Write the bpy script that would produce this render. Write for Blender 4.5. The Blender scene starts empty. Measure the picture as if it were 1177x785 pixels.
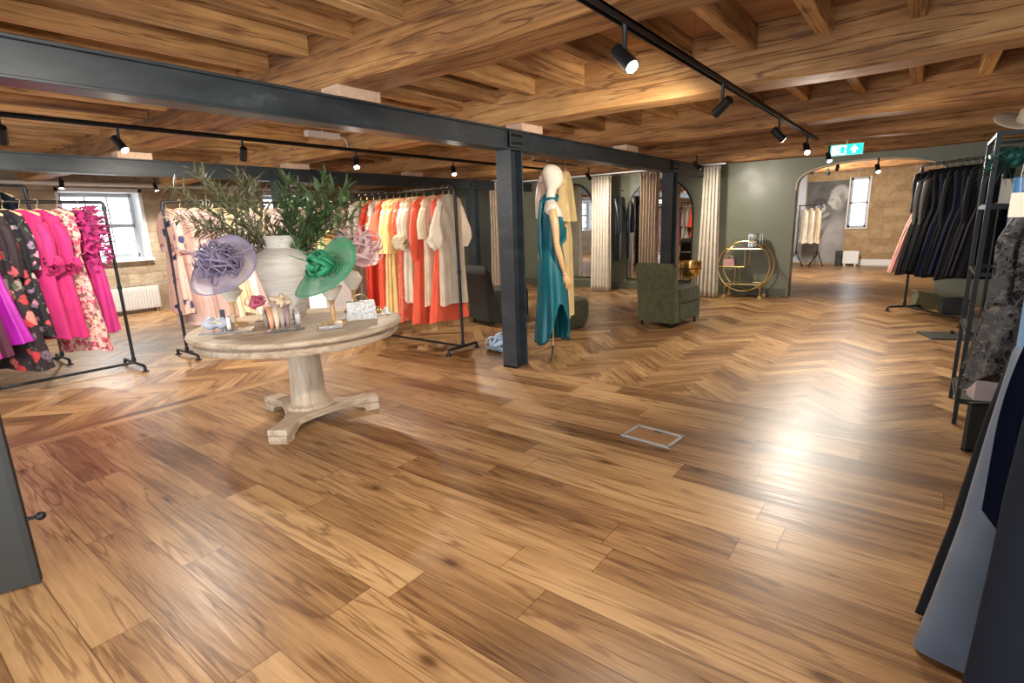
import bpy, bmesh, math, random
from mathutils import Vector, Matrix
random.seed(7)
S = bpy.context.scene
COL = S.collection
PI = math.pi
sin, cos = math.sin, math.cos
def R(d): return math.radians(d)
def lerp(a, b, t): return a + (b - a) * t
def vnoise(seed):
    r = random.Random(seed); return lambda a=-1, b=1: r.uniform(a, b)

# ------------------------------------------------------------------ materials
def mat(name, col, rough=.6, metal=0., sheen=0., coat=0., trans=0., alpha=1., spec=None):
    m = bpy.data.materials.new(name); m.use_nodes = True
    b = m.node_tree.nodes['Principled BSDF']
    b.inputs['Base Color'].default_value = (*col, 1)
    b.inputs['Roughness'].default_value = rough
    b.inputs['Metallic'].default_value = metal
    if sheen:
        b.inputs['Sheen Weight'].default_value = sheen
    if coat:
        b.inputs['Coat Weight'].default_value = coat; b.inputs['Coat Roughness'].default_value = .15
    if trans: b.inputs['Transmission Weight'].default_value = trans
    if alpha < 1: b.inputs['Alpha'].default_value = alpha
    if spec is not None: b.inputs['Specular IOR Level'].default_value = spec
    return m
class NT:
    def __init__(s, m):
        s.t = m.node_tree; s.b = s.t.nodes['Principled BSDF']
    def n(s, ty, **kw):
        x = s.t.nodes.new(ty)
        for k, v in kw.items():
            if k in x.inputs: x.inputs[k].default_value = v
            else: setattr(x, k, v)
        return x
    def l(s, a, b): s.t.links.new(a, b)
    def math(s, op, a, b=None):
        x = s.t.nodes.new('ShaderNodeMath'); x.operation = op
        for i, v in enumerate((a, b)):
            if v is None: continue
            if isinstance(v, (int, float)): x.inputs[i].default_value = v
            else: s.l(v, x.inputs[i])
        return x.outputs[0]
    def ramp(s, fac, stops, interp='LINEAR'):
        x = s.t.nodes.new('ShaderNodeValToRGB'); x.color_ramp.interpolation = interp
        e = x.color_ramp.elements
        while len(e) > 1: e.remove(e[-1])
        e[0].position = stops[0][0]; e[0].color = (*stops[0][1], 1)
        for p, c in stops[1:]:
            k = e.new(p); k.color = (*c, 1)
        s.l(fac, x.inputs[0]); return x.outputs[0]
    def mix(s, fac, a, b, bt='MIX'):
        x = s.t.nodes.new('ShaderNodeMix'); x.data_type = 'RGBA'; x.blend_type = bt
        for i, v in ((0, fac), (6, a), (7, b)):
            if isinstance(v, (int, float)): x.inputs[i].default_value = v
            elif isinstance(v, tuple): x.inputs[i].default_value = (*v, 1)
            else: s.l(v, x.inputs[i])
        return x.outputs[2]
    def mapping(s, src, scale=(1, 1, 1), loc=(0, 0, 0), rot=(0, 0, 0)):
        x = s.t.nodes.new('ShaderNodeMapping')
        x.inputs['Scale'].default_value = scale; x.inputs['Location'].default_value = loc; x.inputs['Rotation'].default_value = rot
        s.l(src, x.inputs[0]); return x.outputs[0]
    def noise(s, vec, scale=5., detail=4., rough=.55, dist=0.):
        x = s.n('ShaderNodeTexNoise', Scale=scale, Detail=detail, Roughness=rough, Distortion=dist)
        s.l(vec, x.inputs['Vector']); return x.outputs['Fac']
    def bump(s, h, strength=.2, dist=.01):
        x = s.n('ShaderNodeBump', Strength=strength, Distance=dist)
        s.l(h, x.inputs['Height']); s.l(x.outputs[0], s.b.inputs['Normal'])
    def obj(s): return s.n('ShaderNodeTexCoord').outputs['Object']

def wood_mat(name, stops, axis=0, gscale=1., rough=.6, bump=.25, knots=True, vary=.25, cracks=False):
    """grain runs along the local axis; every object gets its own offset"""
    m = mat(name, stops[0][1], rough); t = NT(m)
    oi = t.n('ShaderNodeObjectInfo')
    off = t.n('ShaderNodeVectorMath', operation='ADD'); t.l(t.obj(), off.inputs[0])
    sc = t.n('ShaderNodeCombineXYZ')
    k = t.math('MULTIPLY', oi.outputs['Random'], 37.)
    for i in range(3): t.l(k, sc.inputs[i])
    t.l(sc.outputs[0], off.inputs[1])
    s = [9 * gscale] * 3; s[axis] = .7 * gscale
    v = t.mapping(off.outputs[0], tuple(s))
    warp = t.noise(t.mapping(off.outputs[0], tuple(x * .25 for x in s)), 1., 2.)
    n1 = t.noise(v, 1.3, 6., .62, .9)
    s2 = [60 * gscale] * 3; s2[axis] = 2.2 * gscale
    n2 = t.noise(t.mapping(off.outputs[0], tuple(s2)), 1., 3., .6)
    f = t.math('ADD', t.math('MULTIPLY', n1, .72), t.math('MULTIPLY', n2, .28))
    f = t.math('ADD', f, t.math('MULTIPLY', t.math('SUBTRACT', warp, .5), .35))
    f = t.math('ADD', f, t.math('MULTIPLY', t.math('SUBTRACT', oi.outputs['Random'], .5), vary))
    c = t.ramp(f, stops)
    if knots:
        s3 = [3.4 * gscale] * 3; s3[axis] = 1.3 * gscale
        vo = t.n('ShaderNodeTexVoronoi', Scale=1.); t.l(t.mapping(off.outputs[0], tuple(s3)), vo.inputs['Vector'])
        kf = t.ramp(vo.outputs['Distance'], [(0., (.3, .2, .14)), (.05, (.45, .33, .25)), (.13, (1, 1, 1))])
        c = t.mix(.8, c, kf, 'MULTIPLY')
    if cracks:
        s4 = [13 * gscale] * 3; s4[axis] = .45 * gscale
        cr_ = t.noise(t.mapping(off.outputs[0], tuple(s4)), 1., 3., .55, .5)
        c = t.mix(.75, c, t.ramp(cr_, [(.475, (1, 1, 1)), (.495, (.28, .2, .14)), (.503, (.28, .2, .14)), (.523, (1, 1, 1))]), 'MULTIPLY')
        s5 = [1.1] * 3; s5[axis] = .5
        c = t.mix(.8, c, t.ramp(t.noise(t.mapping(off.outputs[0], tuple(s5)), 1.6, 5., .65), [(.34, (.42, .34, .28)), (.56, (1, 1, 1))]), 'MULTIPLY')
        f = t.math('SUBTRACT', f, t.math('MULTIPLY', t.ramp(cr_, [(.475, (0, 0, 0)), (.5, (1, 1, 1)), (.523, (0, 0, 0))]), .4))
    t.l(c, t.b.inputs['Base Color']); t.bump(f, bump, .012)
    return m

M = {}
TB = [(.24, (.10, .038, .011)), (.40, (.33, .15, .045)), (.54, (.50, .255, .085)), (.70, (.64, .37, .145)), (.85, (.73, .48, .23))]
M['timber'] = wood_mat('old oak timber', TB, 1, 1., .62, .6, cracks=True)
JB = [(.22, (.13, .052, .017)), (.38, (.38, .185, .062)), (.54, (.55, .30, .11)), (.72, (.68, .42, .185)), (.88, (.75, .53, .29))]
M['joist'] = wood_mat('pale sawn joist', JB, 0, 1.1, .65, .5, cracks=True)
M['shim'] = wood_mat('pale softwood', [(.3, (.55, .36, .24)), (.7, (.78, .58, .42))], 1, 1.5, .7, .2, False)
M['whitewash'] = wood_mat('limewashed wood', [(.28, (.24, .155, .09)), (.45, (.41, .305, .205)), (.62, (.55, .445, .325)), (.8, (.66, .57, .455))], 0, 1.6, .55, .3, False, .05)
M['whitewash_v'] = wood_mat('limewashed upright wood', [(.28, (.24, .155, .09)), (.45, (.41, .305, .205)), (.62, (.55, .445, .325)), (.8, (.66, .57, .455))], 2, 1.6, .55, .3, False, .05)
M['hangerwood'] = wood_mat('hanger wood', [(.3, (.62, .42, .2)), (.7, (.85, .66, .38))], 0, 4., .4, .05, False)
M['standwood'] = wood_mat('turned wood', [(.3, (.42, .25, .1)), (.7, (.68, .45, .22))], 2, 4., .4, .05, False)
M['armwood'] = wood_mat('pale arm wood', [(.3, (.62, .36, .15)), (.7, (.84, .55, .27))], 2, 4., .35, .05, False)
M['steel'] = mat('blue grey painted steel', (.035, .047, .055), .42); t = NT(M['steel'])
_n = t.noise(t.mapping(t.obj(), (1.5, 1.5, 4)), 2., 5., .7)
t.l(t.ramp(_n, [(.35, (.017, .022, .026)), (.6, (.03, .038, .044)), (.78, (.075, .09, .1))]), t.b.inputs['Base Color'])
M['blackmetal'] = mat('black powder coated metal', (.012, .013, .015), .4, .3)
M['blackplastic'] = mat('black plastic', (.01, .01, .011), .35)
M['pipe'] = mat('dark pipe', (.03, .032, .036), .38, .7)
M['gold'] = mat('brushed gold', (.83, .6, .24), .28, 1.)
M['palegold'] = mat('pale brass', (.78, .62, .36), .3, 1.)
M['chrome'] = mat('chrome', (.8, .8, .8), .18, 1.)
M['white'] = mat('white paint', (.78, .78, .77), .5)
M['whiteceramic'] = mat('matt white ceramic', (.8, .76, .7), .55); t = NT(M['whiteceramic'])
_n = t.noise(t.mapping(t.obj(), (2, 2, 26)), 1.5, 3.); t.bump(_n, .35, .008)
t.l(t.ramp(_n, [(.3, (.56, .5, .42)), (.6, (.72, .68, .62))]), t.b.inputs['Base Color'])
M['green'] = mat('sage green wall paint', (.115, .12, .075), .38); t = NT(M['green'])
_n = t.noise(t.obj(), 1.3, 5.); t.l(t.ramp(_n, [(.3, (.145, .15, .098)), (.7, (.18, .185, .122))]), t.b.inputs['Base Color'])
t.l(t.ramp(t.noise(t.obj(), 4., 4.), [(.3, (.3,) * 3), (.7, (.45,) * 3)]), t.b.inputs['Roughness'])
M['darkpaint'] = mat('dark olive paint', (.03, .031, .026), .5)
M['blackpaint'] = mat('near black paint', (.022, .022, .02), .55)
M['plaster'] = mat('white plaster', (.74, .74, .76), .75); t = NT(M['plaster'])
t.bump(t.noise(t.obj(), 18., 5.), .2, .01)
M['glass'] = mat('clear glass', (1, 1, 1), .02, trans=1.)
M['acrylic'] = mat('clear acrylic', (.9, .92, .92), .05, trans=.85, alpha=.5)
M['pane'] = mat('window pane', (1, 1, 1), .02, trans=1., alpha=.12)
M['mirror'] = mat('mirror silver', (.9, .91, .9), .015, 1.)
M['cardboard'] = mat('cream card', (.75, .68, .55), .7)
M['mannequin'] = mat('cream linen', (.74, .65, .52), .8, sheen=.3)
M['upholstery'] = mat('moss green velvet', (.075, .078, .035), .9, sheen=.12); t = NT(M['upholstery'])
_n = t.noise(t.obj(), 14., 5., .7); t.l(t.ramp(_n, [(.3, (.034, .035, .014)), (.7, (.085, .085, .035))]), t.b.inputs['Base Color'])
t.bump(t.noise(t.obj(), 220., 2.), .3, .003)
M['charcoal'] = mat('charcoal velvet', (.03, .03, .024), .9, sheen=.1)
def emis(name, col, st):
    m = bpy.data.materials.new(name); m.use_nodes = True; nt = m.node_tree; nt.nodes.clear()
    e = nt.nodes.new('ShaderNodeEmission'); e.inputs[0].default_value = (*col, 1); e.inputs[1].default_value = st
    o = nt.nodes.new('ShaderNodeOutputMaterial'); nt.links.new(e.outputs[0], o.inputs[0]); return m
M['lens'] = emis('lit lamp lens', (1, .95, .86), 30.)
M['exitgreen'] = emis('lit green sign', (.02, .62, .42), 1.5)
M['exitwhite'] = emis('lit white sign', (.9, 1, .97), 3.)

def fabric(name, c, rough=.75, sheen=.25, fold=0., vary=.12, satin=False):
    dark = max(c) < .06
    m = mat(name, c, .42 if satin else rough, sheen=0 if satin or dark else sheen * .6, spec=.2 if dark and not satin else None); t = NT(m)
    n = t.noise(t.obj(), 6., 3.)
    lo = tuple(x * (1 - vary) for x in c); hi = tuple(min(1, x * (1 + vary)) for x in c)
    t.l(t.ramp(n, [(.3, lo), (.7, hi)]), t.b.inputs['Base Color'])
    t.bump(t.noise(t.obj(), 320., 2.), .12, .002)
    return m
def floral(name, ground, spots, scale=9., leaf=None, thr=.33):
    m = mat(name, ground, .75, sheen=.02 if max(ground) < .06 else .15, spec=.25); t = NT(m)
    o = t.obj()
    w = t.n('ShaderNodeVectorMath', operation='ADD'); t.l(o, w.inputs[0])
    nz = t.n('ShaderNodeTexNoise', Scale=scale * 1.2, Detail=3.); t.l(o, nz.inputs['Vector'])
    sv = t.n('ShaderNodeVectorMath', operation='SCALE'); sv.inputs['Scale'].default_value = .11
    t.l(nz.outputs['Color'], sv.inputs[0]); t.l(sv.outputs[0], w.inputs[1])
    v = t.n('ShaderNodeTexVoronoi', Scale=scale); t.l(w.outputs[0], v.inputs['Vector'])
    sep = t.n('ShaderNodeSeparateColor'); t.l(v.outputs['Color'], sep.inputs[0])
    k = len(spots); stops = []
    for i, c in enumerate(spots): stops.append((i / k, c))
    sc = t.ramp(sep.outputs[0], stops, 'CONSTANT')
    petal = t.noise(w.outputs[0], scale * 5, 2.)
    sc = t.mix(.45, sc, t.ramp(petal, [(.35, (.35, .3, .3)), (.65, (1, 1, 1))]), 'MULTIPLY')
    mask = t.ramp(v.outputs['Distance'], [(thr, (1,) * 3), (thr + .06, (0,) * 3)])
    c = t.mix(mask, ground, sc)
    if leaf:
        v2 = t.n('ShaderNodeTexVoronoi', Scale=scale * 1.7); t.l(t.mapping(w.outputs[0], loc=(3.1, 1.7, .4)), v2.inputs['Vector'])
        m2 = t.ramp(v2.outputs['Distance'], [(.2, (1,) * 3), (.26, (0,) * 3)])
        c = t.mix(m2, c, leaf)
    t.l(c, t.b.inputs['Base Color']); return m
def lace(name, c, scale=28., hole=.42, back=None, hi=(.075, .064, .052)):
    m = mat(name, c, .6); t = NT(m); o = t.obj()
    nz = t.n('ShaderNodeTexNoise', Scale=scale * .6, Detail=3.); t.l(o, nz.inputs['Vector'])
    w = t.n('ShaderNodeVectorMath', operation='MULTIPLY_ADD'); t.l(nz.outputs['Color'], w.inputs[0]); w.inputs[1].default_value = (1.6 / scale,) * 3; t.l(o, w.inputs[2])
    v = t.n('ShaderNodeTexVoronoi', Scale=scale, feature='DISTANCE_TO_EDGE'); t.l(w.outputs[0], v.inputs['Vector'])
    e = t.ramp(v.outputs['Distance'], [(.06, (1,) * 3), (.12, (0,) * 3)])
    n = t.ramp(t.noise(w.outputs[0], scale * .45, 5., .7), [(.47, (0,) * 3), (.52, (1,) * 3)])
    f = t.math('MINIMUM', t.math('ADD', e, n), 1.)
    if back: t.l(t.mix(f, back, c), t.b.inputs['Base Color'])
    else:
        t.l(t.mix(t.ramp(t.noise(o, scale * 1.6, 4., .75), [(.5, (0,) * 3), (.62, (1,) * 3)]), c, hi), t.b.inputs['Base Color'])
        t.l(t.math('ADD', t.math('MULTIPLY', f, 1 - hole), hole), t.b.inputs['Alpha'])
    return m
def sheer(name, c, a=.55): return mat(name, c, .5, sheen=.3, alpha=a)
M['leaf_olive'] = mat('olive leaf', (.2, .2, .105), .55); t = NT(M['leaf_olive'])
t.l(t.ramp(t.noise(t.obj(), 22., 2.), [(.3, (.085, .095, .042)), (.55, (.2, .2, .1)), (.75, (.4, .38, .24))]), t.b.inputs['Base Color'])
M['leaf_dark'] = mat('green leaf', (.08, .13, .045), .5); t = NT(M['leaf_dark'])
t.l(t.ramp(t.noise(t.obj(), 20., 2.), [(.3, (.035, .065, .022)), (.55, (.085, .14, .05)), (.75, (.2, .26, .12))]), t.b.inputs['Base Color'])
M['stem'] = mat('woody stem', (.16, .1, .055), .7)

# ------------------------------------------------------------------ mesh builder
class MB:
    def __init__(s): s.v = []; s.f = []
    def add(s, vs, fs):
        b = len(s.v); s.v += [tuple(x) for x in vs]; s.f += [tuple(b + i for i in f) for f in fs]; return s
    def box(s, c, d, rz=0, rx=0, ry=0, taper=1.):
        vs = []
        m = Matrix.Rotation(rz, 3, 'Z') @ Matrix.Rotation(ry, 3, 'Y') @ Matrix.Rotation(rx, 3, 'X')
        for z in (-.5, .5):
            k = taper if z > 0 else 1.
            for x, y in ((-.5, -.5), (.5, -.5), (.5, .5), (-.5, .5)):
                vs.append(Vector(c) + m @ Vector((x * d[0] * k, y * d[1] * k, z * d[2])))
        return s.add(vs, [(3, 2, 1, 0), (4, 5, 6, 7), (0, 1, 5, 4), (1, 2, 6, 5), (2, 3, 7, 6), (3, 0, 4, 7)])
    def tube(s, path, r, n=8, closed=False, flat=1., up=(0, 0, 1)):
        P = [Vector(p) for p in path]; k = len(P); rs = r if isinstance(r, (list, tuple)) else [r] * k
        vs = []; fs = []; prev = None
        for i, p in enumerate(P):
            a = P[(i - 1) % k] if (closed or i > 0) else P[0]
            b = P[(i + 1) % k] if (closed or i < k - 1) else P[-1]
            d = (b - a); d = d.normalized() if d.length > 1e-9 else Vector((0, 0, 1))
            if prev is None:
                u = Vector(up); u = u - d * u.dot(d)
                if u.length < 1e-3: u = Vector((1, 0, 0)) - d * d.x
                if u.length < 1e-3: u = Vector((0, 1, 0)) - d * d.y
            else:
                u = prev - d * prev.dot(d)
                if u.length < 1e-4: u = Vector((1, 0, 0)) - d * d.x
            u.normalize(); prev = u; w = d.cross(u)
            for j in range(n):
                t_ = 2 * PI * j / n
                vs.append(p + u * (rs[i] * cos(t_)) + w * (rs[i] * flat * sin(t_)))
        for i in range(k if closed else k - 1):
            for j in range(n):
                a = i * n + j; b = i * n + (j + 1) % n; c = ((i + 1) % k) * n + (j + 1) % n; d = ((i + 1) % k) * n + j
                fs.append((a, b, c, d))
        if not closed:
            fs.append(tuple(range(n - 1, -1, -1))); fs.append(tuple((k - 1) * n + j for j in range(n)))
        return s.add(vs, fs)
    def cyl(s, a, b, r0, r1=None, n=16): return s.tube([a, b], [r0, r0 if r1 is None else r1], n)
    def lathe(s, prof, n=32, c=(0, 0, 0), fold=None, cap=True):
        vs = []; fs = []
        for i, (r, z) in enumerate(prof):
            for j in range(n):
                a = 2 * PI * j / n; k = r if fold is None else r * fold(a, z)
                vs.append((c[0] + k * cos(a), c[1] + k * sin(a), c[2] + z))
        for i in range(len(prof) - 1):
            for j in range(n):
                fs.append((i * n + j, i * n + (j + 1) % n, (i + 1) * n + (j + 1) % n, (i + 1) * n + j))
        if cap:
            if prof[0][0] > 1e-5: fs.append(tuple(range(n - 1, -1, -1)))
            if prof[-1][0] > 1e-5: fs.append(tuple((len(prof) - 1) * n + j for j in range(n)))
        return s.add(vs, fs)
    def rings(s, rings, cap=True):
        n = len(rings[0]); vs = [p for r in rings for p in r]; fs = []
        for i in range(len(rings) - 1):
            for j in range(n):
                fs.append((i * n + j, i * n + (j + 1) % n, (i + 1) * n + (j + 1) % n, (i + 1) * n + j))
        if cap: fs.append(tuple(range(n - 1, -1, -1))); fs.append(tuple((len(rings) - 1) * n + j for j in range(n)))
        return s.add(vs, fs)
    def grid(s, fn, nu, nv):
        vs = [fn(i / nu, j / nv) for j in range(nv + 1) for i in range(nu + 1)]
        fs = [(j * (nu + 1) + i, j * (nu + 1) + i + 1, (j + 1) * (nu + 1) + i + 1, (j + 1) * (nu + 1) + i) for j in range(nv) for i in range(nu)]
        return s.add(vs, fs)
    def prism(s, poly, a, b, fn=lambda x, y, z: (x, y, z)):
        n = len(poly); vs = [fn(x, y, a) for x, y in poly] + [fn(x, y, b) for x, y in poly]
        fs = [tuple(range(n - 1, -1, -1)), tuple(range(n, 2 * n))] + [(i, (i + 1) % n, n + (i + 1) % n, n + i) for i in range(n)]
        return s.add(vs, fs)
    def ball(s, c, r, n=16, m=10, squash=None):
        rr = (r, r, r) if isinstance(r, (int, float)) else r
        rg = []
        for i in range(m + 1):
            ph = -PI / 2 + PI * i / m; q = max(cos(ph), .001)
            rg.append([(c[0] + rr[0] * q * cos(2 * PI * j / n), c[1] + rr[1] * q * sin(2 * PI * j / n), c[2] + rr[2] * sin(ph)) for j in range(n)])
        return s.rings(rg)
    def build(s, name, m, parent=None, smooth=True, bevel=0., solid=0., sub=0, fix=True, loc=None):
        me = bpy.data.meshes.new(name); me.from_pydata(s.v, [], s.f); me.update()
        if fix:
            bm = bmesh.new(); bm.from_mesh(me); bmesh.ops.recalc_face_normals(bm, faces=bm.faces); bm.to_mesh(me); bm.free()
        me.materials.append(M[m] if isinstance(m, str) else m)
        if smooth:
            me.shade_smooth()
            me.set_sharp_from_angle(angle=R(38))
        o = bpy.data.objects.new(name, me); COL.objects.link(o)
        if parent is not None: o.parent = parent
        if loc is not None: o.location = loc
        if bevel:
            b = o.modifiers.new('b', 'BEVEL'); b.width = bevel; b.segments = 2; b.limit_method = 'ANGLE'; b.angle_limit = R(40)
        if solid:
            b = o.modifiers.new('s', 'SOLIDIFY'); b.thickness = solid; b.offset = 0
        if sub:
            b = o.modifiers.new('u', 'SUBSURF'); b.levels = sub; b.render_levels = sub
        return o
def thing(name, label, cat, loc=(0, 0, 0), rz=0, group=None):
    o = bpy.data.objects.new(name, None); COL.objects.link(o); o.empty_display_size = .1
    o.location = loc; o.rotation_euler = (0, 0, rz); o['label'] = label; o['category'] = cat
    if group: o['group'] = group
    return o
def tag(o, label, cat, group=None):
    o['label'] = label; o['category'] = cat
    if group: o['group'] = group
    return o
def struct(o): o['kind'] = 'structure'; return o
def dup(root, loc, rz, label, group=None):
    r = root.copy(); COL.objects.link(r); r.location = loc; r.rotation_euler = (0, 0, rz); r['label'] = label
    if group: r['group'] = group
    for ch in list(root.children):
        c = ch.copy(); COL.objects.link(c); c.parent = r
        for g in list(ch.children):
            d = g.copy(); COL.objects.link(d); d.parent = c
    return r
def arc(c, r, a0, a1, n, plane='xz'):
    out = []
    for i in range(n + 1):
        a = lerp(a0, a1, i / n); x, y = r * cos(a), r * sin(a)
        out.append({'xz': (c[0] + x, c[1], c[2] + y), 'yz': (c[0], c[1] + x, c[2] + y), 'xy': (c[0] + x, c[1] + y, c[2])}[plane])
    return out
# ------------------------------------------------------------------ camera
F_PX, PITCH, ROLL, YAW, EYE = 609.58, .221517, -.033693, .657865, 1.45
fw = Vector((cos(PITCH) * cos(YAW), cos(PITCH) * sin(YAW), -sin(PITCH)))
r0 = Vector((sin(YAW), -cos(YAW), 0)); u0 = r0.cross(fw)
cr = r0 * cos(ROLL) + u0 * sin(ROLL); cu = u0 * cos(ROLL) - r0 * sin(ROLL)
cd = bpy.data.cameras.new('camera'); cam = bpy.data.objects.new('camera', cd); COL.objects.link(cam)
cam.matrix_world = Matrix(((cr.x, cu.x, -fw.x, 0), (cr.y, cu.y, -fw.y, 0), (cr.z, cu.z, -fw.z, EYE), (0, 0, 0, 1)))
cd.sensor_width = 36; cd.lens = F_PX / 1177 * 36; cd.clip_start = .05; cd.clip_end = 200
S.camera = cam

# ------------------------------------------------------------------ floor
XW, YW, YR, XF = 10.3, 11.75, -1.25, 17.2      # fitting-room wall, stone window wall, right wall, far stone wall
def clip(poly, x0, x1, y0, y1):
    for ax, lim, sg in ((0, x0, 1), (0, x1, -1), (1, y0, 1), (1, y1, -1)):
        out = []
        for i in range(len(poly)):
            a, b = poly[i], poly[(i + 1) % len(poly)]
            da, db = (a[ax] - lim) * sg, (b[ax] - lim) * sg
            if da >= 0: out.append(a)
            if (da < 0) != (db < 0):
                t_ = da / (da - db); out.append((a[0] + (b[0] - a[0]) * t_, a[1] + (b[1] - a[1]) * t_))
        poly = out
        if len(poly) < 3: return None
    return poly
FL = []
rf = random.Random(3)
def plank(o, d, L, W, reg, z):
    p = (-d[1], d[0])
    q = [(o[0] + d[0] * a + p[0] * b, o[1] + d[1] * a + p[1] * b) for a, b in ((0, 0), (L, 0), (L, W), (0, W))]
    q = clip(q, *reg)
    if not q: return
    loc = [((x - o[0]) * d[0] + (y - o[1]) * d[1], (x - o[0]) * p[0] + (y - o[1]) * p[1]) for x, y in q]
    FL.append(([(x, y, z) for x, y in q], loc, L, W, (rf.random(), rf.random())))
XP, YP = 4.2, 4.9
k = 0
x = -3.06
while x < XP:
    y = -1.25 - rf.uniform(0, 1.4)
    while y < YP:
        plank((x + .2, y), (0, 1), 1.4, .2, (-3, XP, YR, YP), 0.)
        y += 1.4
    x += .2
for y in (YP, YP + .1):
    x = -3. - rf.random()
    while x < XP + .0:
        plank((x, y), (1, 0), 1.4, .1, (-3, XP, YP, YP + .2), 0.); x += 1.4
HL, HW = .60, .12
def herring(reg, z):
    c45 = math.sqrt(.5); n = 5
    cx, cy = (reg[0] + reg[1]) / 2, (reg[2] + reg[3]) / 2
    rad = int(max(reg[1] - reg[0], reg[3] - reg[2]) * .75 / HW) + 8
    T = lambda a, b: (cx + (a * c45 + b * c45) * HW, cy + (-a * c45 + b * c45) * HW)
    for b in range(-rad, rad):
        for j in range(-rad // (2 * n) - 2, rad // (2 * n) + 2):
            a = b + 2 * n * j
            plank(T(a, b), (c45, -c45), HL, HW, reg, z)
    for a in range(-rad, rad):
        for j in range(-rad // (2 * n) - 2, rad // (2 * n) + 2):
            b0 = a - 2 * n + 1 + 2 * n * j
            plank(T(a + 1, b0), (c45, c45), HL, HW, reg, z)
herring((XP, XF, YR, YW), 0.)
herring((-3, XP, YP + .2, YW), 0.)
me = bpy.data.meshes.new('floor'); vs = []; fs = []
for q in FL:
    b = len(vs); vs += q[0]; fs.append(tuple(range(b, b + len(q[0]))))
me.from_pydata(vs, [], fs)
u1, u2, u3 = me.uv_layers.new(name='plank_metres'), me.uv_layers.new(name='plank_unit'), me.uv_layers.new(name='plank_id')
i = 0
for q in FL:
    for (a, b) in q[1]:
        u1.data[i].uv = (a, b); u2.data[i].uv = (a / q[2], b / q[3]); u3.data[i].uv = q[4]; i += 1
fo = bpy.data.objects.new('floor', me); COL.objects.link(fo); struct(fo)
m = mat('oak floorboards', (.5, .3, .13), .32); t = NT(m); me.materials.append(m)
def uvn(nm): return t.n('ShaderNodeUVMap', uv_map=nm).outputs[0]
ids = t.n('ShaderNodeSeparateXYZ'); t.l(uvn('plank_id'), ids.inputs[0])
offs = t.n('ShaderNodeVectorMath', operation='MULTIPLY_ADD'); t.l(uvn('plank_id'), offs.inputs[0]); offs.inputs[1].default_value = (53, 71, 0); t.l(uvn('plank_metres'), offs.inputs[2])
base = offs.outputs[0]
n1 = t.noise(t.mapping(base, (1.2, 22, 1)), 1.5, 7., .68, .7)
n2 = t.noise(t.mapping(base, (5, 150, 1)), 1., 4., .6)
n3 = t.noise(t.mapping(base, (.7, 3.2, 1)), 1.5, 2., .5)
f = t.math('ADD', t.math('MULTIPLY', n1, .38), t.math('MULTIPLY', n2, .24))
f = t.math('ADD', f, t.math('MULTIPLY', n3, .42))
f = t.math('ADD', f, t.math('MULTIPLY', t.math('SUBTRACT', ids.outputs[0], .5), .22))
c = t.ramp(f, [(.34, (.11, .05, .018)), (.45, (.225, .112, .042)), (.54, (.335, .185, .076)), (.64, (.425, .25, .11)), (.8, (.54, .34, .165))])
vo = t.n('ShaderNodeTexVoronoi', Scale=1.); t.l(t.mapping(base, (1.7, 4.3, 1)), vo.inputs['Vector'])
wob = t.math('ADD', vo.outputs['Distance'], t.math('MULTIPLY', t.math('SUBTRACT', n2, .5), .05))
c = t.mix(.92, c, t.ramp(wob, [(0., (.12, .085, .06)), (.045, (.25, .18, .13)), (.10, (.72, .66, .6)), (.19, (1, 1, 1))]), 'MULTIPLY')
ck = t.noise(t.mapping(base, (.8, 11, 1)), 1., 3., .5, .6)
c = t.mix(.7, c, t.ramp(ck, [(.47, (1, 1, 1)), (.495, (.42, .33, .26)), (.505, (.42, .33, .26)), (.53, (1, 1, 1))]), 'MULTIPLY')
un = t.n('ShaderNodeSeparateXYZ'); t.l(uvn('plank_unit'), un.inputs[0])
ev = t.math('MINIMUM', un.outputs[1], t.math('SUBTRACT', 1., un.outputs[1]))
eu = t.math('MINIMUM', un.outputs[0], t.math('SUBTRACT', 1., un.outputs[0]))
c = t.mix(1., c, t.ramp(ev, [(.006, (.5, .42, .35)), (.016, (1, 1, 1))]), 'MULTIPLY')
c = t.mix(1., c, t.ramp(t.math('MULTIPLY', eu, 7.), [(.006, (.5, .42, .35)), (.016, (1, 1, 1))]), 'MULTIPLY')
t.l(c, t.b.inputs['Base Color'])
t.l(t.ramp(n1, [(.3, (.42,) * 3), (.7, (.31,) * 3)]), t.b.inputs['Roughness'])
t.bump(t.math('ADD', n2, t.math('MULTIPLY', t.ramp(ev, [(.0, (0, 0, 0)), (.015, (1, 1, 1))]), .6)), .16, .002)

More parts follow.
